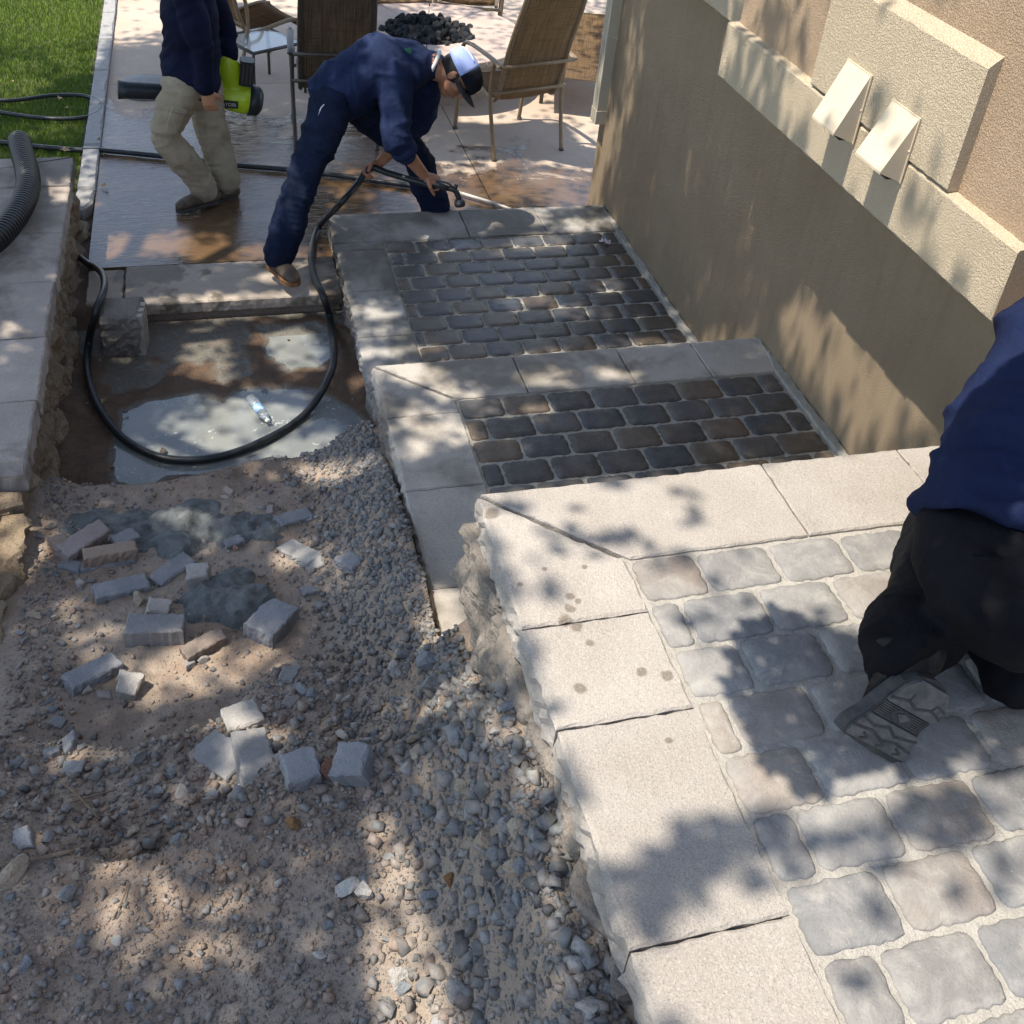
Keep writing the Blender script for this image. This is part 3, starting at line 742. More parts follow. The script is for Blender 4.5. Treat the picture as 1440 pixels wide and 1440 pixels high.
    (0.5, 0, 0.300, 0.662, 0.100, 0.000, 0.000, 0.100),
    (1, ((0.85,2.19), (0.73,1.48), (0.20,1.58), (-1.21,1.53), (-2.01,1.73), (-3.08,1.76), (-3.52,1.92), (-4.07,2.11), (-3.93,2.21), (-3.55,2.17), (-2.52,2.17), (-0.99,2.17), (-0.96,2.29), (-0.29,2.32))),
    (0.25, ((-2.11,1.82), (-2.63,1.92), (-3.07,1.93), (-3.56,1.94), (-3.09,1.76), (-2.36,1.72))),
    (0.4, 0, -1.725, 1.956, -0.065, 0.010, 0.005, -0.101),
    (0.4, 0, 0.207, 2.038, -0.133, 0.017, -0.055, -0.166),
    (0.4, 0, 0.311, 1.775, -0.117, 0.018, -0.012, -0.148),
    (0.8, 0, 0.610, 1.666, -0.227, 0.037, -0.005, -0.170),
    (0.4, 0, -2.387, 1.889, -0.072, 0.012, 0.014, -0.099),
    (0.03, ((-1.70,2.15), (-1.68,1.94), (-3.02,1.94), (-3.91,1.94), (-4.16,2.04), (-3.69,2.37))),
    (0.8, 1, -2.104, 2.054, -0.252, 0.027, -0.023, -0.099),
    (0.6, 1, -2.185, 1.960, -0.139, 0.016, -0.007, -0.092),
    (0.5, 1, -2.500, 1.960, -0.067, 0.008, -0.000, -0.076),
    (0.35, 1, -2.761, 1.956, -0.071, 0.009, -0.004, -0.049),
    (0.6, 1, -3.086, 2.068, -0.129, 0.014, -0.008, -0.043),
    (0.5, 1, -3.389, 2.006, -0.115, 0.015, -0.014, -0.052),
    (0.4, 1, -1.902, 1.971, -0.125, 0.014, -0.000, -0.054),
    (0.3, 1, -3.705, 2.028, -0.066, 0.009, -0.021, -0.058),
    (0.6, 0, -1.898, 2.038, -0.061, 0.006, -0.012, -0.064),
    (0.5, 0, -2.197, 2.093, -0.048, 0.004, -0.004, -0.049)]

def shade_tree():
    # how thick the foliage stands, seen along the sun: full crown, its gaps and thin places shaped in FOLIAGE to drop the sun patches
    a0, a1, b0, b1, st = -7.6, 7.2, -4.2, 4.4, .04
    A, B = np.meshgrid(np.arange(a0, a1, st), np.arange(b0, b1, st), indexing='ij'); g = np.full(A.shape, .55); lowm = np.zeros(A.shape, bool)
    low = None
    for op in FOLIAGE:
        if len(op) == 3:                                  # a low branch: crisp shade
            low = op; op = op[:2]
        if len(op) == 2:                                  # polygon with one density
            v, P = op; c = np.zeros(A.shape, bool)
            for (x1, y1), (x2, y2) in zip(P, P[1:] + P[:1]):
                c ^= ((y1 > B) != (y2 > B)) & (A < (x2 - x1) * (B - y1) / (y2 - y1 + 1e-9) + x1)
            g[c] = v
            if low is not None: lowm |= c
            low = None
        else:                                             # soft ellipse
            s, to, oa, ob, ua, ub, va, vb = op; det = ua * vb - ub * va
            if abs(det) < 1e-7: continue
            p = ((A - oa) * vb - (B - ob) * va) / det; q = (-(A - oa) * ub + (B - ob) * ua) / det
            m = np.clip(1.35 - np.sqrt(p * p + q * q), 0, .7) / .7 * s; g = g * (1 - m) + to * m
    rn = np.random.RandomState(4)
    leaf_l, leaf_w = .088, .052
    g[lowm] = 1.
    lai = -np.log(1 - .982 * np.clip(g, 0, 1) ** 1.15)
    lai = np.where(lowm, lai * 5, lai)
    cnt = rn.poisson(lai * st * st / (leaf_l * leaf_w * .5 * .62))
    ia, ib = np.nonzero(cnt); k = np.repeat(np.arange(len(ia)), cnt[ia, ib]); n = len(k)
    a = a0 + (ia[k] + rn.rand(n)) * st; b = b0 + (ib[k] + rn.rand(n)) * st
    e = rad(SUN_ELEV)
    z = 6.2 + 2.6 * rn.rand(n) ** 1.3 + .5 * vnoise(a * .8 + 3, b * .8 + 9)
    z = np.where(lowm[ia[k], ib[k]], 3.85 + .45 * rn.rand(n), z)
    x = (b - z * math.cos(e)) / math.sin(e); y = a
    P = np.stack([x, y, z], 1)
    # random leaf frames, mostly facing the light
    nrm = np.stack([-.4 + rn.normal(0, .5, n), rn.normal(0, .5, n), .9 + 0 * z], 1); nrm /= np.linalg.norm(nrm, axis=1)[:, None]
    th = rn.rand(n) * 2 * np.pi; u = np.stack([np.cos(th), np.sin(th), 0 * th], 1); u -= nrm * (u * nrm).sum(1)[:, None]; u /= np.linalg.norm(u, axis=1)[:, None]
    v = np.cross(nrm, u); s = rn.uniform(.75, 1.2, n)[:, None] * np.where(lowm[ia[k], ib[k]], .42, 1.)[:, None]
    V = np.concatenate([P - u * leaf_l * .5 * s, P + v * leaf_w * .5 * s, P + u * leaf_l * .5 * s, P - v * leaf_w * .5 * s + nrm * .008])
    i = np.arange(n)
    F = np.concatenate([np.stack([i, i + n, i + 2 * n], 1), np.stack([i, i + 2 * n, i + 3 * n], 1)])
    t = thing('shade_tree', (-4.3, -.6, -.15), 'broad leafy tree over the lawn side whose crown throws the dappled shade', 'tree')
    lm = simple_mat('tree_leaf', (.045, .085, .018), (.075, .12, .03), 3, .6, 0)
    me = bpy.data.meshes.new('crown'); me.vertices.add(len(V)); me.vertices.foreach_set('co', (V - np.array([-4.3, -.6, -.15])).astype(np.float32).ravel())
    me.loops.add(len(F) * 3); me.loops.foreach_set('vertex_index', F.astype(np.int32).ravel())
    me.polygons.add(len(F)); me.polygons.foreach_set('loop_start', np.arange(0, len(F) * 3, 3, dtype=np.int32)); me.update(); me.validate()
    obj('crown', me, lm, t)
    bark = simple_mat('tree_bark', (.10, .075, .055), (.17, .13, .10), 18, .95, .02)
    q = random.Random(9)
    tube_obj('trunk', catmull([(0, 0, -.3), (.03, .02, .8), (-.02, .05, 1.9), (.06, 0, 4.4), (.02, .05, 6.4)], 5), [(.24 - .006 * k,) * 2 for k in range(21)], bark, t, 12)
    for k in range(11):
        an = 2 * math.pi * k / 11 + q.uniform(-.2, .2); L = q.uniform(2.2, 4.0); zb = q.uniform(4.3, 5.6)
        pts = catmull([(0, 0, zb), (math.cos(an) * L * .3, math.sin(an) * L * .3, zb + .55), (math.cos(an + .1) * L * .65, math.sin(an + .1) * L * .65, zb + .95), (math.cos(an) * L, math.sin(an) * L, zb + 1.35)], 4)
        tube_obj('limb', pts, [(.085 - .0058 * i,) * 2 for i in range(len(pts))], bark, t, 8)
shade_tree()

# ================================================================ puddle, gravel and rubble in the ditch
PUDDLE = [(-1.672,-1.305,-0.265),(-1.524,-1.221,-0.265),(-1.371,-1.189,-0.265),(-1.242,-1.186,-0.265),(-1.190,-1.261,-0.265),(-1.111,-1.325,-0.265),(-1.016,-1.238,-0.265),(-0.877,-1.181,-0.265),(-0.763,-1.175,-0.265),(-0.642,-1.234,-0.265),(-0.521,-1.319,-0.265),(-0.379,-1.481,-0.265),(-0.383,-1.618,-0.265),(-0.430,-1.762,-0.265),(-0.566,-1.857,-0.265),(-0.691,-1.932,-0.265),(-0.982,-1.899,-0.265),(-1.266,-1.884,-0.265),(-1.414,-1.894,-0.265),(-1.498,-1.926,-0.265),(-1.654,-1.874,-0.265),(-1.677,-1.613,-0.265)]
WETSILT = [(-0.876,-0.549,-0.270),(-0.534,-0.558,-0.270),(-0.448,-0.666,-0.270),(-0.459,-0.900,-0.270),(-0.534,-1.040,-0.270),(-0.746,-1.071,-0.270),(-0.770,-0.965,-0.270),(-0.848,-0.774,-0.270)]
def poly_dist(x, y, P):
    """signed distance to a polygon, negative inside"""
    d = np.full(np.shape(x), 9.); c = np.zeros(np.shape(x), bool)
    for (x1, y1), (x2, y2) in zip(P, P[1:] + P[:1]):
        ex, ey = x2 - x1, y2 - y1; t = np.clip(((x - x1) * ex + (y - y1) * ey) / (ex * ex + ey * ey + 1e-12), 0, 1)
        d = np.minimum(d, np.hypot(x - x1 - t * ex, y - y1 - t * ey))
        c ^= ((y1 > y) != (y2 > y)) & (x < (x2 - x1) * (y - y1) / (y2 - y1 + 1e-12) + x1)
    return np.where(c, -d, d)
def water():
    me = bpy.data.objects['ditch_ground'].data; n = len(me.vertices)
    co = np.empty(n * 3, np.float32); me.vertices.foreach_get('co', co); co = co.reshape(-1, 3)
    s = (co[:, 1] > -2.3) & (co[:, 1] < -.4)
    P = [p[:2] for p in PUDDLE]
    Q = [p[:2] for p in WETSILT]; x, y = co[s, 0], co[s, 1]
    d1 = poly_dist(x, y, P) + .06 * fbm(x, y, 5, 3); d2 = poly_dist(x, y, Q) + .08 * fbm(x, y, 6, 3) + .01
    d = np.minimum(d1, d2); z = co[s, 2].copy(); tgt = -.265 + np.clip(d, -.03, .12) * .30
    k = sst(.22, .02, d)
    z = np.where(d < .22, z * (1 - k) + np.maximum(tgt, np.where(d > 0, -.2625, -9)) * k, z); z = np.where(d > 0, np.maximum(z, -.2625), z)
    co[s, 2] = np.where(d < 0, np.minimum(z, tgt), z)
    me.vertices.foreach_set('co', co.ravel()); me.update()
    xs = [p[0] for p in PUDDLE]; ys = [p[1] for p in PUDDLE]
    t = NT('milky_water')
    c = t.mix(t.ramp(t.noise(3.5, 3, .6, .5), .35, .65), (.165, .175, .17), (.225, .235, .225))
    foam = t.math('MULTIPLY', t.ramp(t.noise(26, 4, .65, 1.2), .60, .66), t.ramp(t.noise(4, 2), .48, .58))
    c = t.mix(foam, c, (.45, .46, .45))
    n_ = t.bump(t.noise(22, 2, .5), .0006)
    m = t.out(c, t.ramp(foam, 0, 1, .03, .5), n_, .6)
    py = [(p[0] * 1.0, p[1], -.2645) for p in PUDDLE]
    cx, cy = sum(xs) / len(xs), sum(ys) / len(ys)
    V = [(-1.95, -2.2, -.2645), (-.35, -2.2, -.2645), (-.35, -.66, -.2645), (-1.95, -.66, -.2645)]
    o = py_obj('puddle', V, [list(range(len(V)))], m); setting(o, 'milky pale puddle at the foot of the steps')
water()
def gz(x, y): return float(ground_height(x, y))

def stones(n, zone, smin, smax, seed, faces='ico', flat=.7):
    rn = np.random.RandomState(seed); out = []
    x0, x1, y0, y1, dens = zone
    m = n * 3; x = rn.uniform(x0, x1, m); y = rn.uniform(y0, y1, m); k = rn.rand(m) < dens(x, y)
    x, y = x[k][:n], y[k][:n]; n = len(x)
    s = smin + (smax - smin) * rn.rand(n) ** 2.2
    return x, y, s, rn
BOX = np.array([(x, y, z) for x in (-.8, .8) for y in (-.8, .8) for z in (-.8, .8)], float); BOXF = np.array([(0, 1, 3), (0, 3, 2), (4, 6, 7), (4, 7, 5), (0, 4, 5), (0, 5, 1), (2, 3, 7), (2, 7, 6), (0, 2, 6), (0, 6, 4), (1, 5, 7), (1, 7, 3)])
_bm = bmesh.new(); bmesh.ops.create_icosphere(_bm, subdivisions=1, radius=1); ICO = np.array([v.co[:] for v in _bm.verts]); ICOF = np.array([[v.index for v in f.verts] for f in _bm.faces]); _bm.free()
OCT = np.array([(1, 0, 0), (-1, 0, 0), (0, 1, 0), (0, -1, 0), (0, 0, 1), (0, 0, -1)], float); OCTF = np.array([(0, 2, 4), (2, 1, 4), (1, 3, 4), (3, 0, 4), (2, 0, 5), (1, 2, 5), (3, 1, 5), (0, 3, 5)])
TINTS = np.array([(.25, .24, .23), (.19, .195, .195), (.30, .24, .195), (.24, .20, .17), (.35, .295, .245), (.30, .205, .15), (.15, .145, .14), (.37, .27, .21), (.30, .29, .275)])
def rand_rot(rn, n):
    q = rn.normal(size=(n, 4)); q /= np.linalg.norm(q, axis=1)[:, None]; a, b, c, d = q.T
    return np.stack([np.stack([1 - 2 * (c * c + d * d), 2 * (b * c - a * d), 2 * (b * d + a * c)], 1), np.stack([2 * (b * c + a * d), 1 - 2 * (b * b + d * d), 2 * (c * d - a * b)], 1), np.stack([2 * (b * d - a * c), 2 * (c * d + a * b), 1 - 2 * (b * b + c * c)], 1)], 1)
def stone_points(rn, n, s, base):
    k = len(base); jit = 1 + rn.uniform(-.38, .25, (n, k, 1))
    if k == 8: jit = 1 + rn.uniform(-.62, .35, (n, k, 3))
    ax = np.stack([rn.uniform(.75, 1.3, n), rn.uniform(.65, 1.0, n), rn.uniform(.4, .75, n)], 1)
    P = base[None] * jit * ax[:, None] * s[:, None, None]
    tilt = rand_rot(rn, n); yaw = rn.rand(n) * 6.28; c, s_ = np.cos(yaw), np.sin(yaw); o = 0 * c
    Y = np.stack([np.stack([c, -s_, o], 1), np.stack([s_, c, o], 1), np.stack([o, o, o + 1], 1)], 1)
    mixr = rn.rand(n) < .45
    R = np.where(mixr[:, None, None], tilt, Y)
    return np.einsum('nij,nkj->nki', R, P)
def gravel_mat():
    t = NT('gravel_stone'); at = t.n('ShaderNodeAttribute', attribute_name='tint')
    c = t.mix(t.ramp(t.noise(110, 3, .7), .35, .75, 0, .6), at.outputs['Color'], (.12, .105, .095))
    c = t.mix(t.ramp(t.noise(22, 3, .6), .45, .7, 0, .55), c, (.37, .30, .245))           # dust
    return t.out(c, .92, t.bump(t.noise(230, 3, .7), .002), .3)
M['gravel'] = gravel_mat()
right = lambda x: sst(-.95, -.5, x)
def stone_mass(name, sets, label):
    V = []; F = []; T = []; off = 0
    for (x, y, s, rn), base, fc in sets:
        n = len(x); P = stone_points(rn, n, s, base); z = ground_height(x, y) + s * rn.uniform(.05, .40, n)
        P = P + np.stack([x, y, z], 1)[:, None]
        k = len(base); V.append(P.reshape(-1, 3)); F.append((fc[None] + (np.arange(n) * k)[:, None, None] + off).reshape(-1, 3)); off += n * k
        tint = TINTS[rn.choice(len(TINTS), n, p=[.18, .16, .14, .14, .09, .09, .07, .08, .05])] * rn.uniform(.75, 1.15, n)[:, None]
        gr = (right(x) * .75)[:, None]; tint = tint * (1 - gr) + gr * (tint.mean(1)[:, None] * np.array([.94, 1.0, 1.02]))
        T.append(np.repeat(tint, k, 0))
    V = np.concatenate(V); F = np.concatenate(F); T = np.concatenate(T)
    me = bpy.data.meshes.new(name); me.vertices.add(len(V)); me.vertices.foreach_set('co', V.astype(np.float32).ravel())
    me.loops.add(len(F) * 3); me.loops.foreach_set('vertex_index', F.astype(np.int32).ravel())
    me.polygons.add(len(F)); me.polygons.foreach_set('loop_start', np.arange(0, len(F) * 3, 3, dtype=np.int32)); me.update()
    at = me.attributes.new('tint', 'FLOAT_COLOR', 'POINT'); at.data.foreach_set('color', np.concatenate([T, np.ones((len(T), 1))], 1).astype(np.float32).ravel())
    o = obj(name, me, M['gravel']); o['kind'] = 'stuff'; o['label'] = label; return o
leftb = lambda x: sst(-1.62, -1.85, x)
dA = lambda x, y: np.clip(.10 + .9 * right(x) + .55 * leftb(x) + .5 * np.clip(fbm(x, y, 3.3, 2), 0, 1), 0, 1)          # second terrace
dB = lambda x, y: np.clip(.55 + .45 * right(x) + .9 * fbm(x, y, 2.6, 2), 0.12, 1)                                       # upper steps
bare = lambda x, y: 1 - .75 * sst(.04, .0, np.abs(ground_height(x, y + .05) - ground_height(x, y - .05)) - .07) * 0
stone_mass('gravel', [
    (stones(900, (-1.93, -.42, -3.9, -2.15, dA), .005, .017, 1), ICO, ICOF),
    (stones(2600, (-1.93, -.42, -3.9, -2.15, dA), .004, .014, 21), BOX, BOXF),
    (stones(900, (-.85, -.42, -4.0, -2.15, lambda x, y: right(x)), .008, .022, 6), BOX, BOXF),
    (stones(2600, (-1.96, -.42, -6.3, -3.9, dB), .0045, .015, 2), BOX, BOXF),
    (stones(3600, (-1.96, -.42, -6.3, -3.9, dB), .0045, .015, 22), BOX, BOXF),
    (stones(1100, (-1.96, -.44, -4.65, -3.85, lambda x, y: .6 + .4 * right(x)), .008, .023, 3), BOX, BOXF),
    (stones(1000, (-.95, -.42, -5.9, -4.2, lambda x, y: right(x)), .010, .028, 9), BOX, BOXF),
    (stones(16000, (-1.96, -.42, -6.3, -3.85, lambda x, y: .8 + 0 * x), .003, .0075, 31), OCT, OCTF),
    (stones(42000, (-1.96, -.42, -6.3, -2.1, lambda x, y: np.clip(.25 + dA(x, y) * .6 + (y < -4) * .4, 0, 1)), .0016, .0052, 4), OCT, OCTF),
    (stones(500, (-1.9, -.36, -2.1, -.46, lambda x, y: (.10 + .9 * (y > -.66)) * (ground_height(x, y) > -9) * ((y > -.75) | (x < -1.6) | (x > -.5))) , .004, .013, 5), BOX, BOXF),
    (stones(420, (-1.905, -1.80, .08, .98, lambda x, y: 1 + 0 * x), .006, .018, 8), OCT, OCTF),
], 'loose grey and pinkish gravel lying on the dug soil')

def rock_bm(r, rn, sub=2, chip=.2, flat=.7):
    bm = bmesh.new(); bmesh.ops.create_icosphere(bm, subdivisions=sub, radius=1)
    planes = [(Vector((rn.gauss(0, 1), rn.gauss(0, 1), rn.gauss(0, 1))).normalized(), rn.uniform(.34, .68)) for _ in range(10)]
    for v in bm.verts:
        p = v.co.copy()
        for n_, d in planes:
            k = p.dot(n_) - d
            if k > 0: p -= n_ * k
        p *= 1 + rn.uniform(-.04, .04)
        v.co = Vector((p.x * r[0], p.y * r[1], p.z * r[2]))
    return bm
def rock_colour(name, a, b, d=(.12, .11, .10)):
    M[name] = rough_stone_mat(name, a, b, d); return M[name]
rock_colour('rock_grey', (.24, .24, .24), (.31, .30, .29)); rock_colour('rock_blue', (.19, .205, .22), (.25, .26, .27)); rock_colour('rock_tan', (.36, .29, .215), (.43, .355, .275), (.18, .13, .09))
rock_colour('rock_red', (.34, .175, .13), (.40, .24, .19), (.16, .08, .06)); rock_colour('rock_rust', (.20, .10, .045), (.27, .15, .07), (.07, .04, .02)); rock_colour('rock_pale', (.43, .40, .36), (.50, .47, .43), (.25, .22, .2))
rock_colour('rock_wet', (.09, .075, .06), (.14, .115, .095), (.04, .03, .025))
RG = 'loose stones scattered in the ditch'
def stone(p, r, mat, label, seed, sub=2, group=RG, sink=.25):
    rn = random.Random(seed); bm = rock_bm(r, rn, sub)
    o = bm_obj('stone', bm, M[mat], None); o.location = (p[0], p[1], gz(p[0], p[1]) + r[2] * (1 - sink * 2)); o.rotation_euler = (rn.uniform(-.3, .3), rn.uniform(-.3, .3), rn.uniform(0, 6))
    return tag(o, label, 'stone', group)
for (p, r, m, lab) in (
    ((-1.495,-3.120,0.150), (.050, .040, .042), 'rock_tan', 'rough tan stone between the long pale slab and the big grey block'),
    ((-1.258,-3.480,0.165), (.034, .030, .022), 'rock_pale', 'small pale stone against the dark brown block'),
    ((-1.661,-3.566,0.183), (.024, .022, .022), 'rock_pale', 'pale pebble below the slate strip near the old wall'),
    ((-0.909,-4.529,0.872), (.030, .042, .034), 'rock_red', 'pinkish red stone standing between two grey blocks on the ridge'),
    ((-1.004,-4.666,0.872), (.032, .022, .02), 'rock_rust', 'rust brown flat stone just below the ridge of grey blocks'),
    ((-0.658,-4.975,0.998), (.028, .025, .02), 'rock_rust', 'dark rusty stone in the gravel beside the highest landing'),
    ((-0.542,-4.107,0.746), (.058, .048, .042), 'rock_blue', 'large smooth blue grey stone at the end of the middle landing wall'),
    ((-0.542,-4.250,0.797), (.060, .045, .038), 'rock_grey', 'pointed grey stone below the smooth blue grey one'),
    ((-0.561,-3.783,0.393), (.04, .035, .03), 'rock_tan', 'tan stone in sunlit gravel by the middle landing wall'),
    ((-1.353,-4.719,0.853), (.024, .02, .015), 'rock_tan', 'yellowish stone on the gravel slope nearest the camera'),
    ((-1.441,-4.145,0.524), (.036, .033, .03), 'rock_grey', 'grey stone with a dark hollow face on the left of the ridge'),
    ((-0.528,-2.553,0.239), (.022, .02, .02), 'rock_grey', 'grey stone at the puddle edge near the landing corner'),
    ((-0.586,-4.973,1.139), (.045, .038, .03), 'rock_tan', 'brownish angular stone high in the gravel at the highest landing'),
    ((-0.699,-5.234,0.996), (.038, .03, .026), 'rock_grey', 'flat grey stone nearest the camera in the gravel'),
    ((-0.859,-4.904,0.900), (.032, .03, .024), 'rock_pale', 'pale grey stone in the sunlit strip of gravel'),
    ((-1.572,-4.747,0.863), (.022, .036, .02), 'rock_grey', 'long upright grey stone on the left of the near slope'),
    ((-1.705,-4.673,0.870), (.06, .04, .04), 'rock_tan', 'large pinkish stone cut by the left edge of the picture'),
    ((-0.987,-1.193,-0.286), (.030, .026, .024), 'rock_wet', 'dark wet stone left of the bottle in the puddle'),
    ((-0.897,-1.109,-0.274), (.026, .022, .022), 'rock_grey', 'grey stone farthest up behind the bottle in the puddle'),
    ((-0.884,-1.216,-0.269), (.025, .03, .022), 'rock_grey', 'longish grey stone touching the top of the bottle'),
    ((-1.161,-1.097,-0.272), (.026, .02, .018), 'rock_wet', 'small dark stone on the mud above the puddle'),
    ((-1.442,-1.689,-0.261), (.038, .025, .02), 'rock_wet', 'brown lump sticking out of the puddle inside the hose loop'),
    ((-1.552,-2.786,0.079), (.02, .02, .015), 'rock_red', 'small reddish stone beside the leaning blocks'),
    ((-1.108,-2.823,0.089), (.018, .016, .014), 'rock_red', 'small orange stone under the little grey piece on the mortar'),
): stone(p, r, m, lab, len(lab) * 7 + int(p[0] * -100))
def many_stones():
    rn = random.Random(77); cols = ['rock_grey', 'rock_blue', 'rock_grey', 'rock_tan', 'rock_pale', 'rock_blue']
    protos = [bm_obj('stone', rock_bm((1.2, .95, .75), random.Random(200 + k), 2), M[cols[k]]) for k in range(6)]
    used = [False] * 6; n = 0
    while n < 210:
        y = rn.uniform(-5.6, -2.2); x = rn.uniform(-1.93, -.45)
        d = float(dA(x, y)) * .7 if y > -3.85 else .45 + .55 * float(right(x)) * .8
        if rn.random() > d: continue
        k = rn.randrange(6); o = protos[k] if not used[k] else protos[k].copy()
        if used[k]: COL.objects.link(o)
        used[k] = True; s = rn.uniform(.010, .024) * (1.3 if y < -3.8 and x > -1 else 1)
        o.location = (x, y, gz(x, y) + s * .25); o.scale = (s * rn.uniform(.8, 1.3), s * rn.uniform(.8, 1.2), s * rn.uniform(.7, 1.2)); o.rotation_euler = (rn.uniform(-.5, .5), rn.uniform(-.5, .5), rn.uniform(0, 6.28))
        tag(o, 'palm sized or smaller angular stone lying loose in the gravel of the ditch', 'stone', 'loose gravel stones'); n += 1
many_stones()

# ---- broken paver pieces: long axis from a to b on the ground, width, thickness
def piece_mat(name, a, b):
    t = NT(name); c = t.mix(t.ramp(t.noise(9, 4, .6), .3, .7), a, b); c = t.mix(t.ramp(t.noise(160, 3, .8), .48, .78, 0, .6), c, tuple(k * .45 for k in a))
    c = t.mix(t.ramp(t.noise(13, 4, .7), .56, .72, 0, .6), c, (.40, .33, .27))
    n = t.bump(t.noise(190, 3, .8), .0022); n = t.bump(t.noise(40, 4, .6), .005, 1, n)
    M[name] = t.out(c, .9, n, .3)
piece_mat('slate', (.20, .205, .215), (.28, .28, .285)); piece_mat('tanblock', (.29, .215, .16), (.35, .265, .205)); piece_mat('brownblock', (.16, .125, .10), (.23, .185, .155))
piece_mat('pinkblock', (.29, .235, .215), (.35, .295, .275)); piece_mat('darkblock', (.20, .205, .22), (.29, .29, .30)); piece_mat('paleblock', (.33, .31, .285), (.41, .385, .355)); piece_mat('greyblock', (.215, .21, .21), (.285, .275, .27))
PG = 'broken paver pieces in the ditch'
def piece(ends, wd, th, mat, label, roll=0., pitch=0., lift=0., cut=.12, seed=0):
    a, b = Vector(ends[0]), Vector(ends[1]); rn = random.Random(len(label) * 31 + seed); L = (b.xy - a.xy).length
    h = L / 2; v = wd * .45; j = lambda: rn.uniform(-cut, cut) * wd * .5
    poly = [(-h + j(), -v), (h + j() * .5, -v + j() * .3), (h + j(), v * rn.uniform(.7, 1)), (h * rn.uniform(.3, .7), v), (-h + j(), v + j() * .4)]
    bm = slab_bm(poly, -th / 2, th / 2, .014, .0035, .005, rn, [rn.randrange(5), rn.randrange(5)], .007, 4)
    o = bm_obj('broken_paver', bm, M[mat]); c = (a + b) / 2
    g = [gz(c.x + dx, c.y + dy) for dx in (-.05, 0, .05) for dy in (-.05, 0, .05)]; sl = (gz(c.x, c.y + .06) - gz(c.x, c.y - .06)) / .12
    o.location = (c.x, c.y, sum(g) / 9 + th * .30 + lift)
    yaw = math.atan2(b.y - a.y, b.x - a.x)
    along = (gz(b.x, b.y) - gz(a.x, a.y)) / max(L, .01); along = max(-.35, min(.35, along))
    o.rotation_euler = Matrix.Rotation(yaw, 3, 'Z').to_euler()
    o.rotation_euler = (Matrix.Rotation(yaw, 3, 'Z') @ Matrix.Rotation(-math.atan(along) + pitch, 3, 'Y') @ Matrix.Rotation(roll, 3, 'X')).to_euler()
    return tag(o, label, 'broken paver', PG)
piece([(-1.811,-2.797,0.158),(-1.653,-2.653,0.127)], .085, .07, 'pinkblock', 'pinkish grey block tilted on top of the stack by the old wall', .35, -.12, .035)
piece([(-1.725,-2.827,0.140),(-1.512,-2.784,0.126)], .07, .065, 'tanblock', 'long tan block lying across the front of the stack by the old wall', .1, 0, .02)
piece([(-1.857,-2.710,0.118),(-1.802,-2.675,0.121)], .08, .05, 'tanblock', 'small tan end of a block at the left of the stack', .1, .1, .01)
piece([(-1.818,-2.814,0.122),(-1.734,-2.840,0.110)], .06, .03, 'slate', 'thin blue grey flake lying in front of the stack', 0, 0, .0)
piece([(-1.608,-2.726,0.106),(-1.519,-2.663,0.086)], .08, .04, 'slate', 'pale grey wedge poking out behind the tan block', .2, -.1, .02)
piece([(-1.740,-2.847,0.100),(-1.522,-2.808,0.083)], .05, .02, 'slate', 'thin grey strip trapped under the tan block', 0, 0, -.004)
piece([(-1.443,-2.994,0.133),(-1.309,-2.862,0.118)], .085, .03, 'slate', 'jagged flaky slate slab between the stack and the mortar heap', .12, 0, .004, .5)
piece([(-1.667,-3.046,0.161),(-1.462,-2.994,0.140)], .10, .045, 'slate', 'long pale blue grey slab left of the mortar heap', -.05, 0, .0)
piece([(-1.467,-3.193,0.207),(-1.373,-3.212,0.202)], .085, .06, 'paleblock', 'small pale chunk behind the big grey block', .1, .2, .01, .4)
piece([(-1.530,-3.316,0.258),(-1.317,-3.341,0.251)], .105, .10, 'greyblock', 'biggest squared grey block, lying level in the middle of the rubble', 0, 0, .0, .05)
piece([(-1.324,-3.464,0.221),(-1.172,-3.393,0.233)], .075, .06, 'brownblock', 'long dark brown block touching the mortar heap', .05, 0, .0, .1)
piece([(-1.736,-3.543,0.235),(-1.561,-3.442,0.218)], .095, .055, 'slate', 'long chipped slate block alone near the foot of the old wall', .0, 0, .0, .25)
piece([(-1.559,-3.558,0.226),(-1.472,-3.594,0.222)], .10, .075, 'paleblock', 'rough cube shaped stone with a pale top and dark front', .15, .15, .0, .5)
piece([(-1.305,-3.061,0.181),(-1.217,-3.064,0.197)], .085, .06, 'paleblock', 'pale squared piece sitting on the mortar heap', .1, .1, .055, .2)
piece([(-1.148,-2.798,0.106),(-1.068,-2.773,0.107)], .055, .04, 'slate', 'little grey piece at the edge of the wet mortar', .1, 0, .0, .2)
piece([(-1.044,-3.443,0.271),(-0.931,-3.309,0.264)], .15, .095, 'darkblock', 'large dark fronted block standing right of the mortar heap', .0, .0, .0, .08)
piece([(-0.914,-2.689,0.103),(-0.763,-2.630,0.087)], .085, .028, 'slate', 'flat slate tile farthest up the terrace beside the berm', .0, 0, .0, .15)
piece([(-0.895,-2.846,0.129),(-0.775,-3.024,0.185)], .10, .04, 'paleblock', 'pale grooved slab right of the wet mortar', .0, 0, .0, .12)
piece([(-0.815,-3.026,0.152),(-0.738,-3.036,0.179)], .075, .025, 'paleblock', 'pale triangular flake touching the grooved slab', .0, 0, .0, .5)
piece([(-0.682,-3.112,0.249),(-0.615,-3.224,0.338)], .09, .035, 'slate', 'small blue grey tile alone near the landing gravel', .0, 0, .0, .2)
piece([(-1.176,-4.052,0.550),(-1.063,-4.026,0.547)], .105, .026, 'paleblock', 'thin pale slab with a reddish broken edge on the lip of the step', .0, 0, .01, .3)
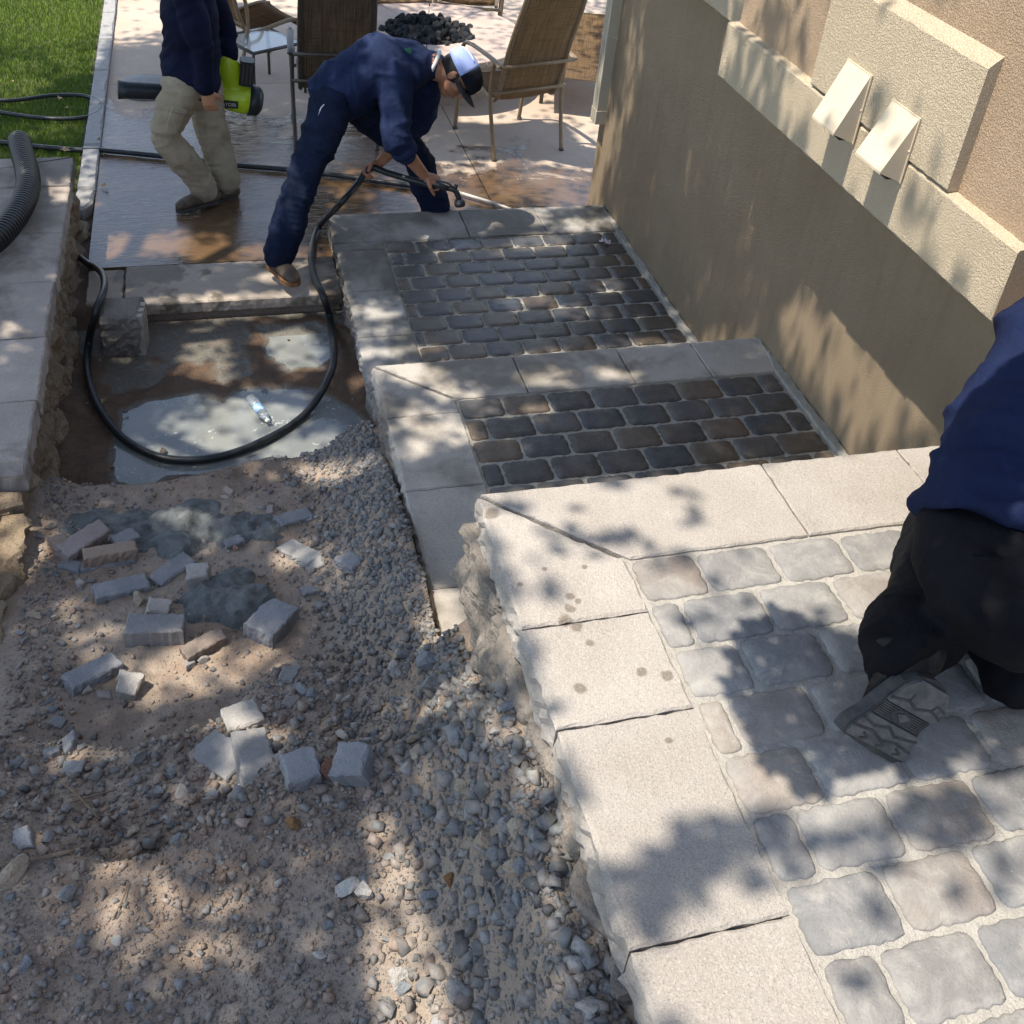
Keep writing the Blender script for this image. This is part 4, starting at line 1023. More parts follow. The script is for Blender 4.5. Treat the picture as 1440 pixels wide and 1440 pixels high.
piece([(-1.358,-3.798,0.208),(-1.230,-4.045,0.547)], .11, .03, 'pinkblock', 'flat pinkish grey slab sunk into the lip of the step', .0, 0, .0, .4)
piece([(-1.253,-4.125,0.553),(-1.137,-4.278,0.605)], .12, .03, 'greyblock', 'speckled flat slab leaning on the step face', .25, 0, .005, .3)
piece([(-1.114,-4.137,0.604),(-1.064,-4.529,0.919)], .115, .08, 'greyblock', 'tall grey block leaning down the step, largest on the ridge', -.1, -.15, .04, .06)
piece([(-1.019,-4.534,0.935),(-0.928,-4.525,0.941)], .10, .085, 'slate', 'squat blue grey block left of the pinkish red stone', .15, 0, .0, .12)
piece([(-0.877,-4.535,0.942),(-0.789,-4.572,0.976)], .11, .085, 'slate', 'squat blue grey block right of the pinkish red stone', .15, 0, .0, .1)

def chips():
    rn = random.Random(31); base = None
    for k in range(26):
        y = rn.uniform(-4.6, -2.35); x = rn.uniform(-1.8, -.75)
        if base is None or k % 6 == 0:
            n = rn.randint(4, 6); poly = [(math.cos(6.283 * i / n + rn.uniform(-.3, .3)) * rn.uniform(.03, .055), math.sin(6.283 * i / n + rn.uniform(-.3, .3)) * rn.uniform(.02, .04)) for i in range(n)]
            bm = slab_bm(poly, -.012, .012, .012, .003, .003, rn, (0, 2), .006, 2); o = base = bm_obj('paver_chip', bm, M[('slate', 'greyblock', 'pinkblock', 'tanblock', 'slate')[(k // 6) % 5]])
        else: o = base.copy(); COL.objects.link(o)
        s = rn.uniform(.55, 1.1); o.scale = (s, s, s * rn.uniform(.7, 1.4)); o.location = (x, y, gz(x, y) + .006); o.rotation_euler = (rn.uniform(-.35, .35), rn.uniform(-.35, .35), rn.uniform(0, 6.28))
        tag(o, 'small dusty flat chip of a broken paver lying among the rubble', 'paver chip', 'small paver chips in the ditch')
chips()

def mortar():
    rn = random.Random(5); t = NT('wet_mortar')
    c = t.mix(t.ramp(t.noise(14, 4, .6), .35, .65), (.115, .125, .125), (.175, .185, .18))
    n_ = t.bump(t.noise(90, 5, .75), .006); n_ = t.bump(t.noise(26, 5, .7, .8), .016, 1, n_)
    m = t.out(c, .7, n_, .4)
    def lump(label, spots, h):
        xs = [s[0][0] for s in spots]; ys = [s[0][1] for s in spots]; R = max(s[1] for s in spots)
        gx = np.arange(min(xs) - R, max(xs) + R, .009); gy = np.arange(min(ys) - R, max(ys) + R, .009)
        X, Y = np.meshgrid(gx, gy); d = np.zeros(X.shape)
        for p, r, k in spots: d = np.maximum(d, k * np.sqrt(np.clip(1 - ((X - p[0]) ** 2 + (Y - p[1]) ** 2) / r ** 2, 0, 1)))
        d = d * h * (1 + 1.1 * fbm(X, Y, 9, 3)) + .022 * fbm(X, Y, 24, 4) - .010
        Zz = ground_height(X, Y) + d; ny, nx = X.shape; i = np.arange(nx * ny).reshape(ny, nx)
        F = np.stack([i[:-1, :-1], i[:-1, 1:], i[1:, 1:], i[1:, :-1]], 2).reshape(-1, 4); keep = (d.ravel()[F] > -.008).any(1)
        V = np.stack([X, Y, Zz], 2).reshape(-1, 3); F = F[keep]; u = np.unique(F); mp = -np.ones(len(V), int); mp[u] = np.arange(len(u))
        o = py_obj('mortar_heap', V[u], mp[F].tolist(), m, None, True); tag(o, label, 'mortar', 'dumped wet mortar')
    lump('round dark grey heap of wet mortar between the rubble blocks', [((-1.177,-3.156,0.154), .15, 1), ((-1.082,-3.231,0.176), .13, .9), ((-1.261,-3.188,0.163), .10, .7), ((-1.117,-3.038,0.123), .09, .6)], .065)
    lump('wide smeared patch of dark wet mortar below the puddle berm', [((-1.708,-2.555,0.064), .14, .6), ((-1.499,-2.598,0.051), .17, .8), ((-1.286,-2.576,0.041), .16, .9), ((-1.102,-2.681,0.068), .12, .8), ((-1.332,-2.700,0.057), .14, .8), ((-0.963,-2.706,0.083), .10, .6)], .05)
mortar()
def chunk():
    c = (-1.680,-0.618,-0.050); t = thing('concrete_chunk', (c[0] + .035, c[1] - .04, -.31), 'upright broken wall block with grooved side jammed beside the patio edge', 'block')
    rn = random.Random(3)
    bm = slab_bm([(-.12, -.10), (.085, -.13), (.115, .10), (-.11, .12)], 0, .33, .025, .006, .014, rn, (0, 1, 3), .03, 11)
    for v in bm.verts:
        k = max(0, .16 - v.co.z) * .5; v.co.x -= k * .25; v.co.y += k * .45 * (v.co.y < 0)
    bm_obj('body', bm, M['split_face'], t)
    for k in range(3):
        bm = bmesh.new(); add_box(bm, (.083 + .008 * k * 0, -.10 + k * .062, .03), (.122, -.062 + k * .062, .32)); o = bm_obj('rib', bm, M['cap_damp'], t); o.rotation_euler = (0, 0, -.12); 
chunk()
def bottle():
    p0, p1 = Vector((-0.964,-1.305,-0.250)), Vector((-0.892,-1.512,-0.250)); ax = (p1 - p0).normalized()
    t = thing('water_bottle', (*p0[:2], -.262), 'crushed clear plastic water bottle with a blue label lying in the puddle', 'bottle')
    O = Vector((p0.x, p0.y, -.262)); Lb = (p1 - p0).length * 1.15
    m = NT('clear_plastic'); m.b.inputs['Transmission Weight'].default_value = .85; clear = m.out((.85, .9, .92), .12, m.bump(m.noise(90, 2), .004), .6)
    blue = simple_mat('blue_label', (.10, .28, .62), (.45, .6, .8), 60, .4, .001); cap = simple_mat('white_cap', (.7, .7, .68), (.75, .75, .73), 9, .4, 0)
    def seg(name, fr, mat, parent=t, k=12):
        pts = [p0 + ax * Lb * f - O + Vector((0, 0, .02)) for f, r in fr]; rr = [(r, r * .72) for f, r in fr]
        return tube_obj(name, pts, rr, mat, parent, k)
    seg('bottle_body', [(0, .026), (.03, .031), (.2, .030), (.45, .027), (.7, .031), (.8, .026), (.88, .015), (.92, .0115)], clear)
    seg('label', [(.38, .0285), (.5, .0285), (.62, .0305)], blue); seg('cap', [(.93, .0135), (1.0, .0135)], cap)
bottle()
def litter():
    rn = random.Random(12)
    def crumple(name, p, r, mat, label, cat, z):
        bm = bmesh.new(); bmesh.ops.create_grid(bm, x_segments=9, y_segments=7, size=1)
        for v in bm.verts:
            a, b = v.co.x, v.co.y
            v.co = Vector((a * r + rn.uniform(-.2, .2) * r, b * r * .7 + rn.uniform(-.2, .2) * r, z + abs(rn.gauss(0, .35)) * r + .004))
        o = bm_obj(name, bm, mat); o.location = (p[0], p[1], 0); o.rotation_euler = (0, 0, -.6); return tag(o, label, cat)
    pl = NT('thin_plastic'); plm = pl.out((.62, .55, .56), .25, None, .6)
    crumple('plastic_wrapper', (1.526,-0.165,0.000), .035, plm, 'crumpled pinkish plastic wrapper on the wet pavers against the house wall', 'wrapper', .004)
    p = (-1.129,-4.340,0.586); crumple('plastic_scrap', p, .018, simple_mat('white_scrap', (.7, .75, .8), (.75, .8, .85), 9, .4, 0), 'tiny white and blue scrap among the ridge stones', 'scrap', gz(p[0], p[1]) + .012)
    lm = simple_mat('dry_leaf', (.33, .235, .13), (.45, .34, .20), 30, .8, .001, vary=.3)
    base = None
    spots = [((-1.700,-1.772,-0.274), .05), ((-1.387,-0.547,-0.315), .05), ((-1.252,-0.535,-0.318), .035), ((-1.752,-1.244,-0.229), .03), ((-0.708,-2.239,0.086), .02), ((-0.723,-2.531,0.062), .02), ((-1.327,-1.090,-0.261), .035), ((-0.735,-0.575,-0.307), .03)]
    hi = [((-2.026,0.915,0.300), .045), ((-2.258,2.890,-0.120), .035), ((-2.189,2.688,-0.120), .03), ((-1.903,2.001,-0.100), .03), ((-1.860,1.789,-0.130), .03), ((-1.831,1.216,-0.120), .045), ((-2.661,3.285,-0.120), .02), ((-2.023,3.137,-0.100), .02)]
    for k, (p, s) in enumerate(spots + hi):
        if base is None:
            bm = bmesh.new(); out = []
            for i in range(15):
                a = 2 * math.pi * i / 15; r = (1 if i % 3 == 0 else .55) * (1 - .25 * (i % 2)); out.append(bm.verts.new((r * math.cos(a), .8 * r * math.sin(a), .18 * abs(math.sin(a * 2)))))
            c = bm.verts.new((0, 0, 0))
            for i in range(15): bm.faces.new((c, out[i], out[(i + 1) % 15]))
            o = base = bm_obj('fallen_leaf', bm, lm)
        else: o = base.copy(); COL.objects.link(o)
        z = gz(p[0], p[1]) if k < len(spots) else p[2]
        o.location = (p[0], p[1], z + .006); o.scale = (s, s, s * 1.3); o.rotation_euler = (rn.uniform(-.3, .3), rn.uniform(-.3, .3), rn.uniform(0, 6))
        tag(o, 'dry brown curled leaf lying loose around the ditch and lawn curb', 'leaf', 'fallen leaves')
    tw = simple_mat('twig', (.17, .12, .08), (.26, .19, .13), 40, .9, .002)
    for pts, r, lab in (([(-1.722,-4.642,0.887),(-1.662,-4.639,0.877),(-1.557,-4.626,0.865)], .006, 'dark weathered stick lying on the left of the near slope'), ([(-1.660,-4.194,0.555),(-1.615,-4.247,0.567),(-1.539,-4.360,0.584)], .004, 'thin bent twig below the left end of the ridge'), ([(-1.621,-4.285,0.579),(-1.557,-4.258,0.555),(-1.496,-4.256,0.563)], .003, 'thin straight twig crossing the bent one'), ([(-1.453,-4.826,0.871),(-1.430,-4.778,0.872),(-1.422,-4.744,0.874)], .0022, 'fine root hanging on the gravel slope')):
        pts = [(p[0], p[1], gz(p[0], p[1]) + .012) for p in pts]
        tag(tube_obj('twig', catmull(pts, 4), r, tw, None, 6), lab, 'twig')
litter()

# ================================================================ hoses and pipe
M['hose'] = simple_mat('black_rubber', (.010, .012, .014), (.022, .024, .027), 30, .38, .0008, 300, .5)
def hose(name, pts, r, label, cat, n=10):
    return tag(tube_obj(name, catmull(pts, n), r, M['hose'], None, 10), label, cat)
def hoses():
    P = [(0.328,-0.020,0.409), (0.164,0.050,0.433), (0.041,0.160,0.430), (-0.069,0.220,0.441), (-0.157,0.160,0.359), (-0.292,0.020,0.284)] + [(-0.381,0.442,-0.100),(-0.471,0.105,-0.100),(-0.490,-0.204,-0.100),(-0.459,-0.498,-0.100)] + [(-0.419,-0.495,-0.266),(-0.458,-1.035,-0.136)] + [(-0.521,-1.291,-0.154)] + [(-0.680,-1.497,-0.240),(-0.912,-1.691,-0.240),(-1.165,-1.796,-0.240),(-1.416,-1.770,-0.240),(-1.621,-1.593,-0.240)] + [(-1.758,-1.366,-0.194)] + [(-1.833,-1.067,-0.179),(-1.856,-0.704,-0.211)] + [(-1.788,-0.731,0.030), (-1.747,-0.533,0.060), (-1.772,-0.231,-0.020), (-1.826,-0.027,-0.080), (-1.886,0.084,-0.110), (-1.944,0.190,-0.120)]
    t = tag(tube_obj('garden_hose', catmull(P, 12), .0215, M['hose'], None, 12), 'black hose looping from the bent man hands down into the puddle and back up', 'hose')
    A = [(-2.776,2.069,-0.110),(-2.411,1.932,-0.110),(-2.049,1.833,-0.110),(-1.844,1.809,-0.110),(-1.323,1.649,-0.110),(-0.906,1.495,-0.110),(-0.540,1.396,-0.110),(-0.176,1.271,-0.110),(0.184,1.122,-0.110),(0.492,1.002,-0.110)]
    hose('garden_hose', A, .0205, 'black hose lying straight across the wet patio behind both standing legs', 'hose')
    L = [(-2.875,2.868,-0.110),(-2.604,2.845,-0.110),(-2.311,2.944,-0.110),(-2.058,2.921,-0.110),(-1.926,2.746,-0.110),(-1.940,2.565,-0.110),(-2.075,2.452,-0.110),(-2.354,2.464,-0.110),(-2.684,2.593,-0.110),(-2.849,2.658,-0.110)]
    hose('garden_hose', L, .0165, 'thin black hose coiled in a loop on the lawn', 'hose')
    tag(tube_obj('rod', [(0.693,0.906,-0.100),(0.924,0.710,-0.100),(1.120,0.509,-0.100)], .0115, simple_mat('pale_tube', (.5, .48, .44), (.58, .56, .52), 20, .5, .0005), None, 10), 'pale straight tube lying on the wet patio past the spray nozzle', 'tube')
    pts = catmull([(-2.307,0.935,0.370),(-2.270,0.741,0.370),(-2.206,0.417,0.370),(-2.186,0.165,0.370),(-2.220,-0.142,0.370),(-2.302,-0.438,0.370),(-2.458,-0.696,0.370)], 40); pts = [p for k, p in enumerate(pts)]
    # corrugated drain pipe: resample evenly, ridge every 17 mm
    out = [pts[0]]; carry = 0; pitch = .0095
    for a, b in zip(pts, pts[1:]):
        d = (b - a).length; s = pitch - carry
        while s < d: out.append(a + (b - a) * s / d); s += pitch
        carry = (carry + d) % pitch
    rr = [(.073, .073, .060)[k % 3] for k in range(len(out))]
    m = simple_mat('black_plastic', (.006, .007, .009), (.011, .012, .015), 12, .36, 0, None, .5)
    tag(tube_obj('drain_pipe', out, rr, m, None, 20), 'thick black corrugated drain pipe resting on the old wall cap', 'pipe')
hoses()

# ================================================================ patio furniture
M['frame'] = simple_mat('bronze_frame', (.20, .135, .075), (.26, .18, .105), 25, .45, .0004, spec=.5)
M['frame_dark'] = simple_mat('dark_frame', (.045, .037, .03), (.07, .058, .048), 25, .45, .0004, spec=.5)
def sling_mat(name, a, b):
    t = NT(name); tx = t.n('ShaderNodeTexCoord').outputs['UV']
    o = t.n('ShaderNodeTexCoord').outputs['Object']
    st = t.noise(1, 2, .5, stretch=(160, 4, 4), vec=o); st2 = t.noise(1, 2, .5, stretch=(5, 60, 120), vec=o)
    c = t.mix(t.ramp(st, .4, .62), a, b); c = t.mix(t.ramp(st2, .5, .7, 0, .45), c, tuple(k * .5 for k in a))
    n = t.bump(st, .0012); m = t.out(c, .75, n, .3)
    tr = t.n('ShaderNodeBsdfTranslucent'); t.link(c, tr.inputs[0]); mx = t.n('ShaderNodeMixShader'); mx.inputs[0].default_value = .28
    t.link(t.b.outputs[0], mx.inputs[1]); t.link(tr.outputs[0], mx.inputs[2]); t.link(mx.outputs[0], t.t.nodes['Material Output'].inputs[0])
    return m
M['sling'] = sling_mat('brown_sling', (.235, .15, .075), (.33, .225, .125)); M['sling_dark'] = sling_mat('dark_sling', (.10, .07, .045), (.16, .115, .075))
def make_chair(loc, rz, label, fm, sm, s=1.0):
    t = thing('sling_chair', loc, label, 'chair', 'sling chairs round the fire pit', rz)
    S = lambda L: [Vector(p) * s for p in L]
    for k in (-1, 1):
        tube_obj('leg', catmull(S([(k * .325, -.36, 0), (k * .33, -.30, .22), (k * .338, -.24, .50), (k * .335, -.245, .72), (k * .33, -.27, .80)]), 6), .0165 * s, fm, t, 10)
        tube_obj('leg', catmull(S([(k * .32, .34, 0), (k * .325, .31, .3), (k * .335, .30, .62), (k * .335, .24, .78), (k * .338, .10, .815)]), 6), .0165 * s, fm, t, 10)
        bm = bmesh.new(); add_tube(bm, catmull(S([(k * .338, .12, .815), (k * .345, -.10, .82), (k * .345, -.30, .81), (k * .35, -.37, .79)]), 6), [(.026 * s, .012 * s)] * 19, 10, (0, 0, 1)); bm_obj('armrest', bm, fm, t, True)
        pr = [(k * .275, .33, .49), (k * .275, .20, .505), (k * .275, -.10, .45), (k * .275, -.22, .47), (k * .278, -.29, .62), (k * .28, -.36, .90), (k * .275, -.47, 1.20), (k * .262, -.545, 1.40)]
        tube_obj('rail', catmull(S(pr), 7), .0185 * s, fm, t, 10)
        for y, z in ((.33, .01), (-.36, .01)):
            tube_obj('foot_cap', S([(k * .3215 if y > 0 else k * .325, y, -.004), (k * .3215 if y > 0 else k * .325, y, .02)]), .021 * s, M['frame_dark'], t, 8)
    tube_obj('crossbar', S([(-.335, -.375, .79), (.335, -.375, .79)]), .0155 * s, fm, t, 10)
    tube_obj('crossbar', S([(-.336, -.285, .545), (.336, -.285, .545)]), .015 * s, fm, t, 10)
    tube_obj('crossbar', S([(-.325, .31, .45), (.325, .31, .45)]), .015 * s, fm, t, 10)
    tube_obj('crossbar', catmull(S([(-.262, -.545, 1.40), (-.2, -.57, 1.455), (0, -.58, 1.47), (.2, -.57, 1.455), (.262, -.545, 1.40)]), 5), .0185 * s, fm, t, 10)
    prof = catmull([(.32, .497), (.20, .507), (-.10, .452), (-.21, .47), (-.285, .62), (-.36, .90), (-.47, 1.20), (-.575, 1.46)] and [Vector((0, a, b)) for a, b in ((.32, .497), (.20, .507), (-.10, .452), (-.21, .47), (-.285, .62), (-.36, .90), (-.47, 1.20), (-.575, 1.46))], 7)
    bm = bmesh.new(); rows = []
    for p in prof:
        rows.append([bm.verts.new(Vector((x * .265, p.y - .018 * (1 - x * x) * (p.z > .55), p.z - .018 * (1 - x * x) * (p.z < .55))) * s) for x in np.linspace(-1, 1, 9)])
    for a, b in zip(rows, rows[1:]):
        for i in range(8): bm.faces.new((a[i], a[i + 1], b[i + 1], b[i]))
    bmesh.ops.solidify(bm, geom=bm.faces[:], thickness=.003)
    bm_obj('sling', bm, sm, t, True)
    return t
def copy_tree(src, loc, rz, label):
    r = src.copy(); COL.objects.link(r); r.location = loc; r.rotation_euler = (0, 0, rz); r['label'] = label
    for ch in src.children:
        c = ch.copy(); COL.objects.link(c); c.parent = r
    return r
ch = make_chair((1.365, 1.93, PZ), .27, 'tall brown sling chair in full view with its back to the stairs, by the downspout', M['frame'], M['sling'])
make_chair((-.07, 2.15, PZ), -.06, 'dark brown sling chair right behind the bent man back', M['frame_dark'], M['sling_dark'], 1.0)
copy_tree(ch, (-.62, 3.62, PZ), -1.12, 'brown sling chair seen side on behind the small glass table')
copy_tree(ch, (.80, 4.42, PZ), 3.25, 'brown sling chair across the fire pit, left of the two cut by the top edge')
copy_tree(ch, (1.55, 4.35, PZ), 2.9, 'brown sling chair across the fire pit, right of the two cut by the top edge')
def side_table():
    c = (-0.469,2.962,0.300); t = thing('side_table', (c[0] - .12, c[1] + .14, PZ), 'small square table with a clear glass top and dark splayed legs', 'table', None, .55)
    g = NT('table_glass'); g.b.inputs['Transmission Weight'].default_value = .9; gm = g.out((.80, .86, .86), .06, None, .5)
    bm = bmesh.new(); add_box(bm, (-.24, -.24, .452), (.24, .24, .460)); bm_obj('glass_top', bm, gm, t)
    for a, b in (((-1, -1), (1, -1)), ((1, -1), (1, 1)), ((1, 1), (-1, 1)), ((-1, 1), (-1, -1))):
        tube_obj('rim', [(a[0] * .245, a[1] * .245, .445), (b[0] * .245, b[1] * .245, .445)], .014, M['frame_dark'], t, 8)
    for a in (-1, 1):
        for b in (-1, 1): tube_obj('leg', catmull([(a * .24, b * .24, .445), (a * .25, b * .25, .38), (a * .27, b * .27, 0)], 5), .013, M['frame_dark'], t, 8)
side_table()
def fire_pit():
    c = Vector((.93, 3.32, PZ)); t = thing('fire_pit', c, 'round stone topped fire pit filled with black lava rock', 'fire pit'); rn = random.Random(6)
    top = stone_cap_mat('pit_top_tile', (.42, .32, .265), (.50, .40, .34), 0); base = rough_stone_mat('pit_base', (.30, .24, .19), (.38, .31, .25), (.15, .12, .1))
    n = 10; ro, ri, h = .90, .40, .47
    for k in range(n):
        a0, a1 = 2 * math.pi * k / n + .1 + .006, 2 * math.pi * (k + 1) / n + .1 - .006; poly = []
        for j in range(7): a = a0 + (a1 - a0) * j / 6; poly.append((ro * math.cos(a), ro * math.sin(a)))
        for j in range(6, -1, -1): a = a0 + (a1 - a0) * j / 6; poly.append((ri * math.cos(a), ri * math.sin(a)))
        bm = slab_bm(poly, h - .05, h, .06, .001, .005, rn); bm_obj('tile', bm, top, t)
    bm = bmesh.new(); bmesh.ops.create_cone(bm, cap_ends=True, segments=40, radius1=.66, radius2=.66, depth=h - .06, matrix=Matrix.Translation((0, 0, (h - .06) / 2))); bm_obj('base', bm, base, t)
    bm = bmesh.new(); bmesh.ops.create_cone(bm, cap_ends=True, segments=32, radius1=.41, radius2=.41, depth=.02, matrix=Matrix.Translation((0, 0, h - .055))); bm_obj('burner_pan', bm, M['frame_dark'], t)
    lava = rough_stone_mat('lava_rock', (.022, .024, .028), (.05, .052, .056), (.008, .008, .01))
    protos = [rock_bm((1, .85, .75), random.Random(60 + k), 2) for k in range(6)]; mes = []
    for b in protos:
        me = bpy.data.meshes.new('lava_rock'); b.to_mesh(me); b.free(); me.materials.append(lava); mes.append(me)
    for k in range(105):
        r = .42 * math.sqrt(rn.random()); a = rn.uniform(0, 6.28); o = obj('lava_rock', mes[k % 6], None, t); s = rn.uniform(.038, .075)
        o.location = (r * math.cos(a), r * math.sin(a), h - .02 + (.12 * (1 - (r / .43) ** 2)) * rn.uniform(.3, 1)); o.scale = (s, s, s); o.rotation_euler = (rn.uniform(0, 6), rn.uniform(0, 6), rn.uniform(0, 6))
fire_pit()
def lounger():
    t = thing('chaise_lounge', (2.42, 3.25, PZ), 'low brown sling chaise lounge between the tall chair and the downspout', 'lounger', None, -.35)
    for k in (-1, 1):
        tube_obj('rail', catmull([(k * .3, -.95, .36), (k * .3, -.5, .30), (k * .3, .1, .33), (k * .3, .5, .36), (k * .3, .85, .42)], 6), .02, M['frame'], t, 10)
        tube_obj('arm', catmull([(k * .34, -.12, .33), (k * .36, -.1, .52), (k * .36, .12, .58), (k * .35, .42, .50), (k * .33, .5, .40)], 6), .014, M['frame_dark'], t, 8)
        for y in (-.7, .4): tube_obj('leg', [(k * .3, y, .34), (k * .31, y, 0)], .018, M['frame_dark'], t, 8)
    prof = catmull([(0, -.95, .37), (0, -.5, .31), (0, .1, .335), (0, .5, .37), (0, .85, .43)], 6); bm = bmesh.new(); rows = []
    for p in prof: rows.append([bm.verts.new((x * .29, p.y, p.z - .02 * (1 - x * x))) for x in np.linspace(-1, 1, 7)])
    for a, b in zip(rows, rows[1:]):
        for i in range(6): bm.faces.new((a[i], a[i + 1], b[i + 1], b[i]))
    bmesh.ops.solidify(bm, geom=bm.faces[:], thickness=.003); bm_obj('sling', bm, M['sling'], t, True)
lounger()
def lid():
    c = (-1.565,3.089,-0.060); rn = random.Random(2); bm = bmesh.new(); add_tube(bm, [(0, 0, 0), (0, 0, .05), (0, 0, .075), (0, 0, .082)], [.24, .235, .21, .05], 32)
    o = bm_obj('round_lid', bm, simple_mat('grey_lid', (.20, .20, .20), (.26, .26, .255), 20, .8, .002), None, True); o.location = (c[0], c[1], PZ)
    tag(o, 'flat round grey lid lying on the patio behind the blower tube', 'lid')
lid()

# ================================================================ people
HS = 1.18                                            # body scale against the stair grid
def remeshed(name, bm, voxel, mat, parent, smooth=4, folds=None, org=None):
    """join overlapping closed shapes into one continuous skin, relax it, press cloth folds in"""
    o = bm_obj(name, bm, None, None)
    md = o.modifiers.new('join', 'REMESH'); md.mode = 'VOXEL'; md.voxel_size = voxel; md.use_smooth_shade = True
    sm = o.modifiers.new('relax', 'SMOOTH'); sm.iterations = smooth; sm.factor = .5
    dg = bpy.context.evaluated_depsgraph_get(); me = bpy.data.meshes.new_from_object(o.evaluated_get(dg))
    old = o.data; o.modifiers.clear(); o.data = me; bpy.data.meshes.remove(old); me.name = name
    if folds:
        n = len(me.vertices); co = np.empty(n * 3, np.float32); no = np.empty(n * 3, np.float32)
        me.vertices.foreach_get('co', co); me.vertices.foreach_get('normal', no); co = co.reshape(-1, 3); no = no.reshape(-1, 3)
        d = np.zeros(n)
        for amp, ax, f1, f2, sd in folds:
            ax = np.array(ax, float); ax /= np.linalg.norm(ax); b = np.cross(ax, (.31, .8, .5)); b /= np.linalg.norm(b); c = np.cross(ax, b)
            u = co @ ax; v = co @ b; w = co @ c
            q = vnoise(u * f1 + sd + .8 * vnoise(v * f2, w * f2 + 3), v * f2 + w * f2 * .6 + sd)
            d += amp * (1 - np.abs(q) * 4)
        co += no * d[:, None].astype(np.float32); me.vertices.foreach_set('co', co.ravel()); me.update()
    me.materials.clear(); me.materials.append(mat); me.shade_smooth()
    if parent is not None: o.parent = parent; 
    return o
def local(t, P): return {k: Vector(v) - Vector(t.location) for k, v in P.items()}
def limb(bm, pts, radii, seg=16, up=None): add_tube(bm, [Vector(p) for p in pts], [r if isinstance(r, tuple) else (r, r) for r in radii], seg, up, True)
def bend(a, b, c, k=3):
    """smooth path through a joint"""
    return catmull([a, a.lerp(b, .55), b, b.lerp(c, .45), c], k)
def lerp_r(rs, n):
    x = np.linspace(0, len(rs) - 1, n); return [float(np.interp(q, range(len(rs)), rs)) for q in x]
def hand(bm, wrist, d, pn, side, curl=(.7, .8, .6), s=HS, spread=.1, thumb_in=.5):
    """palm, four fingers of different length with knuckle bends and an opposed thumb; d points along the palm, pn out of the palm"""
    d = Vector(d).normalized(); pn = Vector(pn); pn = (pn - d * pn.dot(d)).normalized(); lat = d.cross(pn) * side
    W0 = Vector(wrist)
    add_tube(bm, [W0 - d * .02 * s, W0 + d * .02 * s, W0 + d * .055 * s, W0 + d * .088 * s], [(.024 * s, .019 * s), (.032 * s, .017 * s), (.040 * s, .0155 * s), (.040 * s, .013 * s)], 14, pn, True)
    for k, (off, L) in enumerate(((.030, .080), (.0105, .090), (-.0095, .084), (-.0285, .066))):
        p = W0 + d * .088 * s + lat * off * s; dd = (d + lat * spread * off * 12).normalized(); pts = [p - dd * .02 * s, p]; a = 0
        for seg, cu in zip((.45, .31, .24), curl):
            a += cu * (1 + .06 * k); v = dd * math.cos(a) + pn * math.sin(a); pts.append(pts[-1] + v * L * seg * s)
        add_tube(bm, pts, [.0098 * s, .0098 * s, .0090 * s, .0083 * s, .0068 * s], 9, pn, True)
    p = W0 + d * .025 * s + lat * .030 * s
    t1 = (d * .55 + lat * .7 + pn * .35 * thumb_in * 2).normalized(); t2 = (d * .75 + lat * .1 + pn * .75 * thumb_in * 2).normalized()
    add_tube(bm, [p - t1 * .02 * s, p + t1 * .036 * s, p + t1 * .036 * s + t2 * .032 * s, p + t1 * .036 * s + t2 * .058 * s], [.0135 * s, .0118 * s, .0105 * s, .0085 * s], 9, pn, True)
def head(bm, c, fwd, up, s=HS):
    f = Vector(fwd).normalized(); u = Vector(up); u = (u - f * u.dot(f)).normalized(); l = u.cross(f); Mx = Matrix((l, f, u)).transposed(); c = Vector(c)
    B = lambda o, r, sub=2: add_blob(bm, c + Mx @ Vector(o) * s, [q * s for q in r], Mx.to_3x3(), sub)
    B((0, -.010, .030), (.076, .096, .088), 3); B((0, .022, -.035), (.060, .070, .072), 3); B((0, .045, -.085), (.036, .036, .026))       # skull, face, chin
    B((0, .100, -.022), (.012, .018, .024)); B((0, .092, .006), (.010, .014, .026)); B((0, .086, -.062), (.024, .014, .010))               # nose, bridge, lips
    B((0, .078, .030), (.052, .022, .013))                                                                                              # brow
    for k in (-1, 1): B((k * .077, -.008, -.008), (.009, .020, .031)); B((k * .042, .058, -.022), (.022, .022, .02))                     # ears, cheeks
    return c, Mx
def skin_mat(name, a, b):
    t = NT(name); c = t.mix(t.ramp(t.noise(24, 4, .6), .3, .7), a, b); t.b.inputs['Subsurface Weight'].default_value = .12; t.b.inputs['Subsurface Radius'].default_value = (.02, .008, .004)
    return t.out(c, .5, t.bump(t.noise(160, 3, .6), .0012), .4)
M['skin'] = skin_mat('tan_skin', (.34, .155, .085), (.42, .205, .12))
def cloth_mat(name, a, b, dirt=None, sc=4.):
    t = NT(name); c = t.mix(t.ramp(t.noise(sc, 4, .65), .35, .65), a, b)
    if dirt: c = t.mix(t.ramp(t.noise(5.5, 5, .7), .5, .72, 0, .6), c, dirt)
    c = t.mix(t.ramp(t.noise(420, 2, .6), .5, .8, 0, .35), c, tuple(k * .5 for k in a))
    n = t.bump(t.noise(520, 2, .6), .0008); n = t.bump(t.noise(24, 3, .6, .6), .006, 1, n)
    t.b.inputs['Sheen Weight'].default_value = 0
    return t.out(c, .88, n, .1)
M['navy'] = cloth_mat('navy_shirt', (.006, .008, .022), (.009, .012, .034)); M['blue_shirt'] = cloth_mat('royal_navy_shirt', (.009, .014, .042), (.012, .019, .058)); M['blue_shirt_light'] = cloth_mat('faded_blue_shirt', (.012, .019, .052), (.024, .036, .088))
